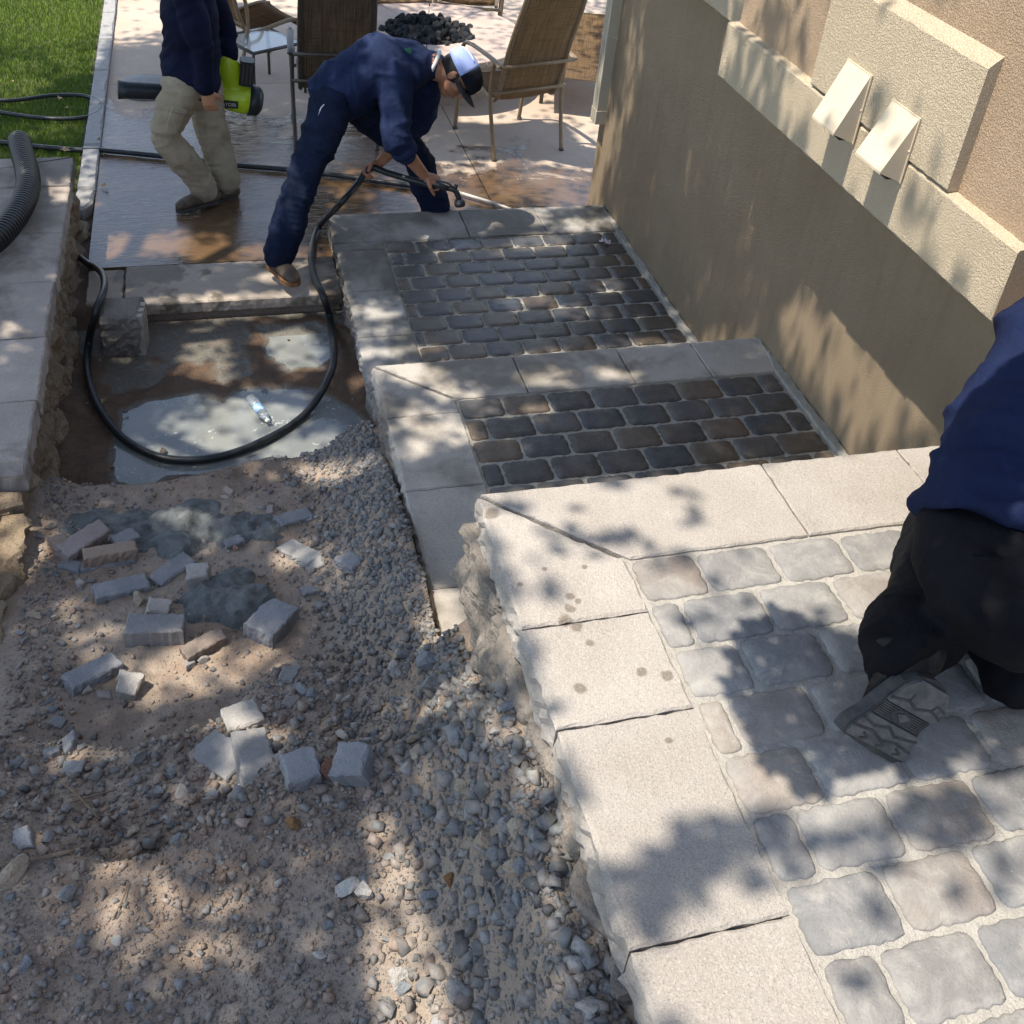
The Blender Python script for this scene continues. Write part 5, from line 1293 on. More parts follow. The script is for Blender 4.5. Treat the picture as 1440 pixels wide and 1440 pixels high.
M['navy_pants'] = cloth_mat('navy_work_trousers', (.007, .012, .030), (.012, .019, .045), (.035, .036, .04)); M['khaki'] = cloth_mat('khaki_trousers', (.27, .225, .16), (.33, .28, .205), (.15, .115, .075)); M['black_pants'] = cloth_mat('black_trousers', (.0045, .0045, .006), (.009, .009, .012))
M['boot'] = simple_mat('worn_boot', (.055, .038, .026), (.11, .08, .056), 22, .8, .002); M['sole'] = simple_mat('boot_sole', (.035, .03, .027), (.07, .06, .05), 40, .8, .002); M['sole_brown'] = simple_mat('brown_sole', (.16, .075, .03), (.22, .11, .05), 40, .8, .002)
M['white_thread'] = simple_mat('white_thread', (.6, .6, .6), (.7, .7, .7), 9, .6, 0)
def boot(t, heel, toe, ank, label=None, s=HS, sole='sole', up=Vector((0, 0, 1))):
    """heel and toe on the ground, shaft round the ankle"""
    heel, toe, ank = Vector(heel), Vector(toe), Vector(ank); f = (toe - heel); L = f.length; f.normalize(); u = up
    bm = bmesh.new()
    add_tube(bm, [heel + f * L * q + u * z * s for q, z in ((.06, .045), (.25, .052), (.5, .055), (.75, .046), (.92, .036))], [(.036 * s, .040 * s), (.040 * s, .044 * s), (.044 * s, .042 * s), (.048 * s, .034 * s), (.036 * s, .024 * s)], 16, u, True)
    add_tube(bm, [heel + f * L * .22 + u * .05 * s, heel.lerp(ank, .4) + f * L * .16 + u * .02 * s, ank, ank + (ank - heel - f * L * .2).normalized() * .015 * s], [.044 * s, .045 * s, .042 * s, .040 * s], 16, f, True)
    b = remeshed('boot', bm, .009, M['boot'], t, 3)
    side = f.cross(u); pts = [(0, .0), (.02, .026), (.12, .036), (.35, .034), (.5, .040), (.7, .050), (.85, .046), (.96, .03), (1.01, 0)]
    pl = [heel + f * L * q + side * w * s for q, w in pts] + [heel + f * L * q - side * w * s for q, w in pts[-2:0:-1]]
    bm = bmesh.new(); lo = [bm.verts.new(p) for p in pl]; hi = [bm.verts.new(p + u * .024 * s) for p in pl]; n = len(pl)
    for k in range(n): bm.faces.new((lo[k], lo[(k + 1) % n], hi[(k + 1) % n], hi[k]))
    bm.faces.new(lo[::-1]); bm.faces.new(hi); bm_obj('sole', bm, M[sole], b)
    for k in range(4):
        q = ank + f * (.055 + .012 * k) * s * 1.0 - u * (.004 + .014 * k) * s
        tube_obj('lace', [q - side * .026 * s, q + u * .008 * s, q + side * .026 * s], .0035 * s, M['sole'], b, 6)
    return b

def cloth_patch(name, surf, c, ux, uy, w, h, off, mat, parent, n=9):
    """a flap sewn on cloth: a little grid laid on the surface below it"""
    c, ux, uy = Vector(c), Vector(ux).normalized(), Vector(uy).normalized(); bm = bmesh.new(); rows = []
    for j in range(n):
        row = []
        for i in range(n):
            p = c + ux * (w * (i / (n - 1) - .5)) + uy * (h * (j / (n - 1) - .5)); ok, q, nr, _ = surf.closest_point_on_mesh(p)
            e = min(i, j, n - 1 - i, n - 1 - j); row.append(bm.verts.new(q + nr * (off if e else -.003)))
        rows.append(row)
    for a, b in zip(rows, rows[1:]):
        for i in range(n - 1): bm.faces.new((a[i], a[i + 1], b[i + 1], b[i]))
    return bm_obj(name, bm, mat, parent)

# ---------------------------------------------------------------- the man standing on the wet patio
def standing_man():
    P = dict(nhip=(-1.225,0.830,0.778), nknee=(-1.361,0.800,0.449), nank=(-1.137,0.860,0.008), fhip=(-1.102,1.050,0.702), fknee=(-1.041,1.020,0.303), fank=(-0.981,1.000,-0.022), pel=(-1.168,0.950,0.781), chest=(-1.153,0.950,1.249), neck=(-1.116,0.950,1.523), hd=(-1.163,0.950,1.711),
             nsh=(-1.159,0.720,1.469), nelb=(-1.098,0.690,1.098), nwr=(-1.081,0.700,0.808), fsh=(-1.056,1.180,1.352), felb=(-0.920,1.240,1.016), fwr=(-0.913,1.180,0.845))
    t = thing('person', (P['pel'][0], P['pel'][1], PZ), 'standing person in dark navy shirt and khaki trousers holding a lime green blower', 'person')
    J = local(t, P); s = HS
    bm = bmesh.new()                                                                  # body
    limb(bm, [J['pel'], J['pel'].lerp(J['chest'], .5), J['chest'], J['neck']], [(.12 * s, .16 * s), (.11 * s, .15 * s), (.12 * s, .17 * s), (.06 * s, .07 * s)], 16, (0, 1, 0))
    limb(bm, [J['neck'] - Vector((0, 0, .03)), J['hd'] - Vector((0, 0, .05))], [.058 * s, .056 * s])
    head(bm, J['hd'] + Vector((0, 0, .03)), (-1, -.1, -.25), (-.1, 0, 1))
    for a, b, c in (('nsh', 'nelb', 'nwr'), ('fsh', 'felb', 'fwr')):
        pp = bend(J[a], J[b], J[c]); limb(bm, pp, lerp_r([.046 * s, .042 * s, .038 * s, .032 * s, .026 * s], len(pp)))
    for a, b, c in (('nhip', 'nknee', 'nank'), ('fhip', 'fknee', 'fank')):
        pp = bend(J[a], J[b], J[c]); limb(bm, pp, lerp_r([.07 * s, .06 * s, .048 * s, .038 * s, .022 * s], len(pp)))
    hand(bm, J['nwr'], (.12, -.05, -1), (.2, 1, 0), 1, (.45, .6, .5), s, .08, .4)
    hand(bm, J['fwr'], (.15, -.2, -1), (-1, .1, -.2), 1, (1.0, 1.2, .9), s)
    remeshed('body', bm, .0062, M['skin'], t, 2)
    bm = bmesh.new()                                                                  # trousers
    limb(bm, [J['pel'] + Vector((0, 0, .10)), J['pel'], J['pel'] - Vector((0, 0, .07))], [(.135 * s, .175 * s), (.145 * s, .18 * s), (.12 * s, .16 * s)], 20, (0, 1, 0))
    for a, b, c in (('nhip', 'nknee', 'nank'), ('fhip', 'fknee', 'fank')):
        pp = bend(J[a] + Vector((0, 0, .02)), J[b], J[c]); limb(bm, pp, lerp_r([.108 * s, .104 * s, .092 * s, .088 * s, .084 * s, .078 * s, .07 * s], len(pp)))
    remeshed('trousers', bm, .011, M['khaki'], t, 5, [(.011, (.3, 0, 1), 10, 3.5, 3), (.009, (.8, .2, .6), 14, 4, 9), (.005, (0, .5, 1), 28, 8, 1)])
    tr = [c_ for c_ in t.children if c_.name.startswith('trousers')][0]; dn = (J['nknee'] - J['nhip']).normalized(); q = J['nhip'].lerp(J['nknee'], .60) + Vector((.02, -.16, .0))
    cloth_patch('cargo_pocket', tr, q, dn.cross(Vector((0, 1, 0))), dn, .16, .19, .009, M['khaki'], t); cloth_patch('pocket_flap', tr, q - dn * .10, dn.cross(Vector((0, 1, 0))), dn, .17, .05, .013, M['khaki'], t, 7)
    bm = bmesh.new()                                                                  # shirt
    limb(bm, [J['pel'] + Vector((0, 0, .02)), J['pel'].lerp(J['chest'], .5), J['chest'], J['neck'] - Vector((0, 0, .08)), J['neck'] - Vector((0, 0, .02))], [(.165 * s, .20 * s), (.155 * s, .195 * s), (.15 * s, .205 * s), (.12 * s, .16 * s), (.075 * s, .085 * s)], 22, (0, 1, 0))
    for a, b, c in (('nsh', 'nelb', 'nwr'), ('fsh', 'felb', 'fwr')):
        pp = bend(J[a], J[b], J[b].lerp(J[c], .93)); limb(bm, pp, lerp_r([.082 * s, .072 * s, .064 * s, .058 * s, .05 * s], len(pp)))
    remeshed('shirt', bm, .011, M['navy'], t, 5, [(.011, (.5, .1, .8), 9, 3, 5), (.008, (-.5, .3, .8), 16, 5, 2)])
    boot(t, J['nank'] + Vector((.09, .03, -.115)), J['nank'] + Vector((-.205, -.09, -.128)), J['nank'], s=s)
    boot(t, J['fank'] + Vector((.07, .02, -.12)), J['fank'] + Vector((-.20, -.09, -.125)), J['fank'], s=s)
    bm = bmesh.new(); c, Mx = J['hd'] + Vector((0, 0, .085)), None; add_blob(bm, c, (.098 * s, .09 * s, .075 * s)); add_blob(bm, c + Vector((-.12 * s, -.01, -.015)), (.07 * s, .065 * s, .012))
    remeshed('cap', bm, .008, M['navy'], t, 2)
standing_man()

def blower():
    B = lambda x, y, Y: Vector((0, 0, 0))
    g = Vector((-0.882,1.160,0.709)); t = thing('leaf_blower', g, 'lime green and black leaf blower carried by the standing person', 'leaf blower')
    lime = simple_mat('lime_plastic', (.42, .56, .012), (.47, .62, .02), 20, .35, 0, None, .5); blk = simple_mat('black_blower_plastic', (.012, .015, .02), (.022, .025, .03), 30, .45, .0006, None, .4)
    L = lambda p: Vector(p) - g
    ax0, ax1 = L((-0.733,1.160,0.539)), L((-1.033,1.160,0.596)); tip = L((-1.658,1.100,0.657)); mid = L((-1.341,1.130,0.626))
    rn = random.Random(1)
    bm = bmesh.new(); add_tube(bm, [ax0.lerp(ax1, q) for q in (.15, .3, .6, .85, 1.0)], [.098, .108, .10, .082, .066], 24, (0, 0, 1))
    hd = L((-0.917,1.160,0.781)); add_tube(bm, [ax0.lerp(ax1, .45) + Vector((0, 0, .05)), hd, hd + Vector((-.01, 0, .055))], [(.075, .06), (.085, .06), (.06, .05)], 16, (0, 1, 0), True)
    remeshed('housing', bm, .009, lime, t, 2)
    tube_obj('intake_grille', [ax0 + (ax0 - ax1).normalized() * .035, ax0 + (ax0 - ax1).normalized() * .02, ax0, ax0.lerp(ax1, .2)], [.06, .088, .106, .114], blk, t, 28, (0, 0, 1))
    for k in range(5):
        a = k * .63; r = .1085; bm = bmesh.new()
        q = ax0.lerp(ax1, .1); tube_obj('grille_rib', [q + Vector((.0, math.cos(a * 2) * r, math.sin(a * 2) * r)), q + Vector((.055, math.cos(a * 2) * r * .62, math.sin(a * 2) * r * .62))], .005, blk, t, 6)
    tube_obj('nozzle_tube', [ax1 + Vector((.02, 0, 0)), mid, tip + (mid - tip) * .2, tip], [.062, .056, .058, .066], blk, t, 24, (0, 0, 1))
    b = L((-0.803,1.130,0.771)); bm = bmesh.new(); add_box(bm, (-.045, -.06, -.09), (.05, .06, .085)); bmesh.ops.bevel(bm, geom=bm.edges[:], offset=.014, segments=2); o = bm_obj('battery', bm, blk, t); o.location = b; o.rotation_euler = (0, .12, 0)
    for k in range(3):
        bm = bmesh.new(); add_box(bm, (-.03 + k * .026, -.064, -.07), (-.018 + k * .026, -.0595, .07)); bm_obj('battery_rib', bm, M['frame_dark'], o)
    hp = catmull([hd + Vector((.0, 0, .05)), hd + Vector((-.06, 0, .085)), hd + Vector((-.15, 0, .05)), ax1 + Vector((-.02, 0, .06))], 6); tube_obj('handle', hp, .02, blk, t, 12, (0, 1, 0))
    # name plate
    q = L((-0.933,1.055,0.558)); bm = bmesh.new(); add_box(bm, (-.062, -.002, -.026), (.062, .012, .026)); bmesh.ops.bevel(bm, geom=bm.edges[:], offset=.006, segments=1); pl = bm_obj('name_plate', bm, blk, t); pl.location = q; pl.rotation_euler = (.0, .08, -.06)
    cu = bpy.data.curves.new('lettering', 'FONT'); cu.body = 'RYOBI'; cu.size = .034; cu.align_x = 'CENTER'; cu.align_y = 'CENTER'; cu.extrude = .0006
    tmp = bpy.data.objects.new('lettering', cu); COL.objects.link(tmp); me = bpy.data.meshes.new_from_object(tmp.evaluated_get(bpy.context.evaluated_depsgraph_get())); bpy.data.objects.remove(tmp); bpy.data.curves.remove(cu)
    o = obj('lettering', me, simple_mat('pale_print', (.45, .45, .42), (.5, .5, .47), 9, .5, 0), pl); o.location = (0, -.0035, 0); o.rotation_euler = (rad(90), 0, 0)
blower()

# ---------------------------------------------------------------- the man bent over with the hose
def bent_man():
    P = dict(nank=(-0.715,-0.240,0.066), nknee=(-0.540,-0.020,0.475), nhip=(-0.320,0.160,0.899), fank=(0.448,0.470,-0.027), fknee=(0.308,0.480,0.383), fhip=(-0.110,0.460,0.813), pel=(-0.258,0.300,0.928), mid=(0.013,0.300,1.134), neck=(0.326,0.300,1.133), hd=(0.487,0.260,1.062),
             nsh=(0.085,0.080,1.123), nelb=(0.047,-0.050,0.761), nwr=(0.257,0.000,0.479), fsh=(0.366,0.480,1.048), felb=(0.310,0.500,0.648), fwr=(-0.001,0.260,0.452))
    t = thing('person', (P['pel'][0], P['pel'][1], PZ), 'person in blue shirt and trucker cap bending over to spray the hose', 'person')
    J = local(t, P); s = HS
    fw, up = Vector((.42, -.42, -.80)), Vector((.80, -.12, .50))
    bm = bmesh.new()
    limb(bm, [J['pel'], J['mid'], J['neck']], [(.14 * s, .10 * s), (.15 * s, .105 * s), (.07 * s, .06 * s)], 16)
    limb(bm, [J['neck'] - Vector((.05, 0, .02)), J['hd'] + Vector((-.03, 0, .0))], [.060 * s, .056 * s])
    hc, Mx = head(bm, J['hd'], fw, up, s * 1.08)
    for a, b, c in (('nsh', 'nelb', 'nwr'), ('fsh', 'felb', 'fwr')):
        pp = bend(J[a], J[b], J[c]); limb(bm, pp, lerp_r([.048 * s, .046 * s, .046 * s, .042 * s, .030 * s], len(pp)))
    for a, b, c in (('nhip', 'nknee', 'nank'), ('fhip', 'fknee', 'fank')):
        pp = bend(J[a], J[b], J[c]); limb(bm, pp, lerp_r([.07 * s, .06 * s, .048 * s, .038 * s, .022 * s], len(pp)))
    nd = Vector((.62, -.05, -.25)).normalized()
    hand(bm, J['nwr'], nd, (.25, .35, -.9), -1, (1.15, 1.25, .9), s, .05, .45)
    hand(bm, J['fwr'], (-.75, -.2, -.3), (-.1, -.8, -.5), 1, (.9, 1.1, .8), s, .05, .45)
    remeshed('body', bm, .0058, M['skin'], t, 2)
    ey = simple_mat('dark_lens', (.01, .01, .012), (.015, .015, .018), 9, .12, 0, None, .6)
    s = HS * 1.1
    bm = bmesh.new()
    for k in (-1, 1): add_blob(bm, hc + Mx @ Vector((k * .036, .088, .004)) * s, (.03 * s, .012 * s, .02 * s), Mx.to_3x3()); add_tube(bm, [hc + Mx @ Vector((k * .062, .084, .008)) * s, hc + Mx @ Vector((k * .080, -.005, .012)) * s], .004 * s, 6)
    add_tube(bm, [hc + Mx @ Vector((-.02, .096, .008)) * s, hc + Mx @ Vector((.02, .096, .008)) * s], .004 * s, 6)
    bm_obj('sunglasses', bm, ey, t, True)
    hair = simple_mat('black_hair', (.008, .007, .006), (.018, .015, .013), 60, .6, .003, 300)
    bm = bmesh.new(); add_blob(bm, hc + Mx @ Vector((0, -.022, .012)) * s, (.079 * s, .090 * s, .082 * s), Mx.to_3x3(), 3); add_blob(bm, hc + Mx @ Vector((0, -.05, -.04)) * s, (.064 * s, .055 * s, .05 * s), Mx.to_3x3(), 2)
    remeshed('hair', bm, .008, hair, t, 2); s = HS
    bm = bmesh.new()
    limb(bm, [J['pel'] + Vector((.12, 0, .04)), J['pel'], J['pel'] - Vector((.06, 0, .09))], [(.185 * s, .13 * s), (.19 * s, .145 * s), (.16 * s, .12 * s)], 20, (0, 0, 1))
    for a, b, c in (('nhip', 'nknee', 'nank'), ('fhip', 'fknee', 'fank')):
        pp = bend(J[a], J[b], J[c] - (J[c] - J[b]).normalized() * .02); limb(bm, pp, lerp_r([.122 * s, .112 * s, .092 * s, .086 * s, .084 * s, .088 * s, .09 * s], len(pp)))
    remeshed('trousers', bm, .010, M['navy_pants'], t, 5, [(.010, (.4, .3, .9), 10, 3.5, 3), (.009, (.9, .2, -.3), 12, 4, 7), (.005, (.3, .2, 1), 28, 7, 1)])
    tr = [c_ for c_ in t.children if c_.name.startswith('trousers')][0]; dn = (J['nknee'] - J['nhip']).normalized(); sd = dn.cross(Vector((0, 1, 0))); q = J['nhip'].lerp(J['nknee'], .70) + Vector((.0, -.17, .0))
    cloth_patch('cargo_pocket', tr, q, sd, dn, .15, .19, .008, M['navy_pants'], t); cloth_patch('pocket_flap', tr, q - dn * .10, sd, dn, .16, .05, .012, M['navy_pants'], t, 7)
    z0 = J['nhip'] + Vector((-.10, -.115, .01)); tube_obj('zipper_pull', [z0, z0 + Vector((.015, -.004, .035)), z0 + Vector((.04, .0, .06))], .004, M['white_thread'], t, 6)
    tube_obj('zipper_pull', [z0 + Vector((.012, -.006, .025)), z0 + Vector((-.012, -.006, -.04))], .0032, M['white_thread'], t, 6)
    bm = bmesh.new()
    limb(bm, [J['pel'] - Vector((.02, 0, -.01)), J['pel'].lerp(J['mid'], .5) + Vector((0, 0, .02)), J['mid'] + Vector((0, 0, .01)), J['mid'].lerp(J['neck'], .6) + Vector((0, 0, -.03)), J['neck'] + Vector((-.02, 0, -.02))], [(.20 * s, .155 * s), (.195 * s, .15 * s), (.21 * s, .15 * s), (.19 * s, .135 * s), (.085 * s, .08 * s)], 24, (-.2, 0, 1))
    pp = bend(J['nsh'] + Vector((-.02, .03, 0)), J['nelb'], J['nelb'].lerp(J['nwr'], .30)); limb(bm, pp, lerp_r([.098 * s, .092 * s, .082 * s, .074 * s, .068 * s], len(pp)))
    pp = bend(J['fsh'], J['felb'], J['felb'].lerp(J['fwr'], .30)); limb(bm, pp, lerp_r([.092 * s, .084 * s, .074 * s, .066 * s, .062 * s], len(pp)))
    sh = remeshed('shirt', bm, .010, M['blue_shirt_light'], t, 5, [(.010, (.9, 0, .3), 8, 3.2, 5), (.008, (.2, .3, .9), 14, 5, 2), (.004, (.7, -.4, .3), 28, 8, 2)])
    # rolled cuffs and white neck band
    for a, c, r in (('nelb', 'nwr', .068), ('felb', 'fwr', .062)):
        e = J[a].lerp(J[c], .27); d = (J[c] - J[a]).normalized(); tube_obj('cuff', [e - d * .03, e - d * .012, e + d * .012, e + d * .03], [r * s, (r + .006) * s, (r + .007) * s, (r + .001) * s], M['blue_shirt_light'], sh, 20)
    n0 = J['neck'] + Vector((.015, 0, -.01)); d = (J['hd'] - J['neck']).normalized(); a_, b_ = d.orthogonal().normalized(), None; b_ = d.cross(a_)
    ring = [n0 + (a_ * math.cos(k * .4488) + b_ * math.sin(k * .4488)) * .080 * s for k in range(15)]; tube_obj('collar', ring, .011 * s, M['white_thread'], sh, 8)
    bm = bmesh.new(); e = [(0, -.9), (.55, -.35), (.85, .25), (.5, .8), (0, .45), (-.45, .85), (-.85, .3), (-.5, -.35)]; vs = [bm.verts.new((x * .028, y * .034, 0)) for x, y in e]; bm.faces.new(vs); bmesh.ops.solidify(bm, geom=bm.faces[:], thickness=.001)
    o = bm_obj('shirt_print', bm, simple_mat('green_print', (.03, .22, .11), (.05, .28, .15), 9, .6, 0), sh); d0 = Vector((0.160,0.160,1.299)) - t.location
    # seat the print on the cloth
    ok, loc, nr, _ = sh.closest_point_on_mesh(d0); o.location = loc + nr * .003; o.rotation_euler = nr.to_track_quat('Z', 'Y').to_euler()
    boot(t, J['nank'] + Vector((-.05, .09, -.12 + .0)), J['nank'] + Vector((.10, -.19, -.195 + .075)), J['nank'], s=s, sole='sole_brown')
    boot(t, J['fank'] + Vector((-.07, .06, -.10)), J['fank'] + Vector((.20, -.05, -.10)), J['fank'], s=s, sole='sole_brown')
    s = HS * 1.16
    # trucker cap: pale mesh back, black front, grey visor
    mesh_m = NT('cap_mesh'); cc = mesh_m.mix(mesh_m.ramp(mesh_m.noise(420, 1), .4, .6), (.27, .35, .70), (.40, .49, .82)); mesh_m = mesh_m.out(cc, .8, None, .2)
    blk = cloth_mat('cap_front', (.008, .009, .014), (.014, .015, .022)); vis = cloth_mat('cap_visor', (.085, .088, .10), (.11, .113, .125))
    def dome(y0, y1, name, mat, parent, off=0.):
        bm = bmesh.new(); rows = []
        for i in range(13):
            a = y0 + (y1 - y0) * i / 12; row = []
            for j in range(15):
                b = math.pi * j / 14; x = math.cos(b); z = math.sin(b)
                # a: angle around from the back (-90) to the front (+90), arc over the crown
                ca, sa = math.cos(a), math.sin(a)
                row.append(bm.verts.new(hc + Mx @ (Vector((x * .089 * (ca ** .6 if ca > 0 else 0), sa * .113, .022 + z * (.092) * max(ca, 0) ** .55 + .004)) * (s * (1.02 + off)))))
            rows.append(row)
        for p, q in zip(rows, rows[1:]):
            for j in range(14): bm.faces.new((p[j], p[j + 1], q[j + 1], q[j]))
        bmesh.ops.remove_doubles(bm, verts=bm.verts, dist=1e-4); bmesh.ops.recalc_face_normals(bm, faces=bm.faces); bmesh.ops.solidify(bm, geom=bm.faces[:], thickness=.002)
        return bm_obj(name, bm, mat, parent, True)
    cp = dome(-1.56, .15, 'cap', mesh_m, t); dome(.12, 1.56, 'front_panel', blk, cp, .006)
    for k in (-.5, .5):
        pts = [hc + Mx @ (Vector((math.sin(k * q) * .089 * math.cos(-1.45 * (1 - q * .9)) ** .6, -math.sin(1.45 * (1 - q * .9)) * .113, .022 + .092 * math.cos(1.45 * (1 - q * .9)) ** .55 * math.cos(k * q * .8))) * s * 1.045) for q in np.linspace(.1, 1, 9)]
        tube_obj('seam', pts, .0028 * s, simple_mat('cap_seam', (.6, .66, .85), (.7, .76, .92), 9, .7, 0), cp, 6)
    bm = bmesh.new(); rows = []
    for i in range(9):
        r = i / 8; row = []
        for j in range(17):
            a = math.pi * (j / 16); x = math.cos(a) * (.078 + .006 * r); y = .072 * math.sin(a) ** .8 + r * .085 * math.sin(a) ** .55
            row.append(bm.verts.new(hc + Mx @ (Vector((x, y + .018, .024 - .020 * (x / .08) ** 2 - .012 * r)) * s)))
        rows.append(row)
    for p, q in zip(rows, rows[1:]):
        for j in range(16): bm.faces.new((p[j], p[j + 1], q[j + 1], q[j]))
    bmesh.ops.solidify(bm, geom=bm.faces[:], thickness=.004); bm_obj('visor', bm, vis, cp, True)
    bm = bmesh.new(); add_blob(bm, hc + Mx @ Vector((0, .116, .06)) * s, (.022 * s, .006 * s, .02 * s), Mx.to_3x3()); bm_obj('cap_patch', bm, simple_mat('tan_patch', (.55, .38, .22), (.6, .42, .26), 9, .6, 0), cp, True)
    s = HS
    # nozzle held in the near hand
    n0 = t.location + J['nwr']; A = Vector((0.344,-0.030,0.424)); Bn = Vector((0.457,-0.050,0.388)); Cn = Vector((0.487,-0.060,0.330)); Dn = Vector((0.493,-0.070,0.282))
    nz = thing('spray_nozzle', A, 'dark metal spray nozzle gripped in the bent person near hand', 'nozzle')
    nm = simple_mat('gunmetal', (.06, .065, .07), (.11, .115, .12), 60, .3, .0004, None, .5, .6)
    L = lambda p: Vector(p) - A; d = (Bn - A).normalized()
    tube_obj('grip', [L(A) - d * .10, L(A), L(A).lerp(L(Bn), .6)], [.019, .023, .020], nm, nz, 14)
    tube_obj('barrel', catmull([L(A).lerp(L(Bn), .5), L(Bn), L(Cn)], 5), [.019] * 11, nm, nz, 14)
    tube_obj('spray_head', [L(Cn), L(Cn).lerp(L(Dn), .25), L(Cn).lerp(L(Dn), .7), L(Dn)], [.022, .036, .038, .033], nm, nz, 20)
    tube_obj('trigger', catmull([L(Bn) + Vector((-.01, 0, .022)), L(Bn).lerp(L(A), .5) + Vector((0, -.005, .038)), L(A) + Vector((-.02, 0, .034))], 4), .007, nm, nz, 8)
    tube_obj('flow_knob', [L(Bn) + Vector((0, 0, .015)), L(Bn) + Vector((.006, 0, .045))], .013, nm, nz, 12)
bent_man()

# ---------------------------------------------------------------- the man kneeling on the highest landing
def kneeling_man():
    zt = 1.4485; t = thing('person', (.86, -4.62, zt), 'kneeling person in black trousers and blue shirt, boot sole toward the camera', 'person'); s = 1.24
    g = Vector(t.location); L = lambda p: Vector(p) - g
    heel = L((0.384,-5.100,1.683)); toe = L((0.260,-5.135,1.521))
    lank = L((0.425,-5.030,1.651)); lhip = L((0.555,-4.980,1.869)); pel = L((0.622,-4.980,1.885))
    lknee = Vector((-.06, .05, .09)); rhip = pel + (pel - lhip) * 1.1; rknee = rhip + Vector((.12, .36, -.33)); rank = rhip + Vector((.06, -.06, -.2)); rank.z = .10
    mid = L((0.783,-4.820,2.079)); neck = L((1.021,-4.650,2.300)); hd = neck + Vector((.10, .17, .03))
    lsh = neck + Vector((-.20, .02, -.05)); rsh = neck + Vector((.24, -.04, -.02)); lwr = neck + Vector((.42, .50, -.66)); lelb = lsh.lerp(lwr, .5) + Vector((.10, -.04, -.06)); rwr = neck + Vector((.45, .60, -.62)); relb = rsh.lerp(rwr, .5) + Vector((.08, -.04, .0))
    bm = bmesh.new()
    limb(bm, [pel, mid, neck], [(.14 * s, .10 * s), (.15 * s, .11 * s), (.06 * s, .06 * s)], 16)
    limb(bm, [neck, hd], [.058 * s, .056 * s]); head(bm, hd + Vector((.03, .05, 0)), (.25, .65, -.7), (.3, .65, .6), s)
    for pp in (bend(lsh, lelb, lwr), bend(rsh, relb, rwr)): limb(bm, pp, lerp_r([.046 * s, .042 * s, .04 * s, .035 * s, .027 * s], len(pp)))
    for pp in (bend(lhip, lhip.lerp(lknee, .9) + Vector((.01, 0, -.005)), lknee.lerp(lank, .55)), bend(rhip, rhip.lerp(rknee, .9), rknee.lerp(rank, .5))): limb(bm, pp, lerp_r([.06 * s, .045 * s, .032 * s, .026 * s, .018 * s], len(pp)))
    hand(bm, lwr, (.1, .9, -.3), (0, -.3, -1), 1, (.35, .4, .3), s); hand(bm, rwr, (-.1, .9, -.3), (0, -.3, -1), -1, (.35, .4, .3), s)
    remeshed('body', bm, .008, M['skin'], t, 2)
    bm = bmesh.new()
    limb(bm, [pel + (mid - pel).normalized() * .03, pel, pel - (mid - pel).normalized() * .10], [(.172 * s, .115 * s), (.185 * s, .14 * s), (.16 * s, .11 * s)], 24, (mid - pel).cross(rhip - lhip))
    limb(bm, [lhip, lhip.lerp(lknee, .5), lknee], [.098 * s, .09 * s, .075 * s]); limb(bm, [rhip, rhip.lerp(rknee, .5), rknee], [.135 * s, .12 * s, .1 * s]); limb(bm, [rknee, rknee.lerp(rank, .5), rank], [.1 * s, .088 * s, .085 * s])
    sh = catmull([lknee, lknee.lerp(lank, .5), lank + Vector((-.002, .06, .0)), lank + Vector((-.006, -.012, -.004))], 4); add_tube(bm, sh, lerp_r([.072 * s, .074 * s, .084 * s, .104 * s], len(sh)), 18)
    limb(bm, [lhip.lerp(lknee, .35), lank.lerp(lknee, .5), lank.lerp(lknee, .2)], [.10, .095, .085]); limb(bm, [lhip.lerp(lknee, .7), lknee.lerp(lank, .3)], [.10, .10])
    remeshed('trousers', bm, .010, M['black_pants'], t, 5, [(.011, (.2, .7, .6), 8, 3, 3), (.009, (.8, .1, .6), 11, 4, 8), (.005, (.3, .9, .2), 24, 7, 1)])
    bm = bmesh.new(); ax = (mid - pel).normalized()
    add_tube(bm, [pel + ax * .035, pel + ax * .05, pel + ax * .10, pel.lerp(mid, .6), mid, mid.lerp(neck, .55), neck], [(.212 * s, .160 * s), (.215 * s, .162 * s), (.208 * s, .155 * s), (.20 * s, .15 * s), (.215 * s, .155 * s), (.2 * s, .14 * s), (.08 * s, .08 * s)], 26, ax.cross(rhip - lhip))
    for pp in (bend(lsh, lelb, lelb.lerp(lwr, .1)), bend(rsh, relb, relb.lerp(rwr, .1))): limb(bm, pp, lerp_r([.095 * s, .088 * s, .08 * s, .075 * s], len(pp)))
    shirt = remeshed('shirt', bm, .010, M['blue_shirt'], t, 5, [(.017, (.45, .5, .7), 8, 2.6, 5), (.012, (-.6, .5, .4), 12, 3.5, 2), (.006, (.3, .6, .6), 26, 7, 2)])
    # boot: sole seen square on, heel up, toe pressed on the pavers
    X = (toe - heel).normalized(); px = lambda a, b, Yv: Vector((0, 0, 0))
    out = [L(p) for p in ((0.169,-5.130,1.582), (0.264,-5.142,1.496), (0.351,-5.150,1.432), (0.372,-5.146,1.445), (0.393,-5.132,1.516), (0.443,-5.122,1.556), (0.455,-5.115,1.587), (0.444,-5.108,1.627), (0.407,-5.102,1.663), (0.357,-5.100,1.686), (0.315,-5.102,1.684), (0.266,-5.112,1.651), (0.227,-5.120,1.622), (0.188,-5.125,1.605))]
    c = sum(out, Vector()) / len(out); nrm = Vector((0, 0, 0))
    for i in range(len(out)): a, b = out[i] - c, out[(i + 1) % len(out)] - c; nrm += a.cross(b)
    nrm.normalize()
    if nrm.y > 0: nrm = -nrm
    out = [p - nrm * (p - c).dot(nrm) for p in out]
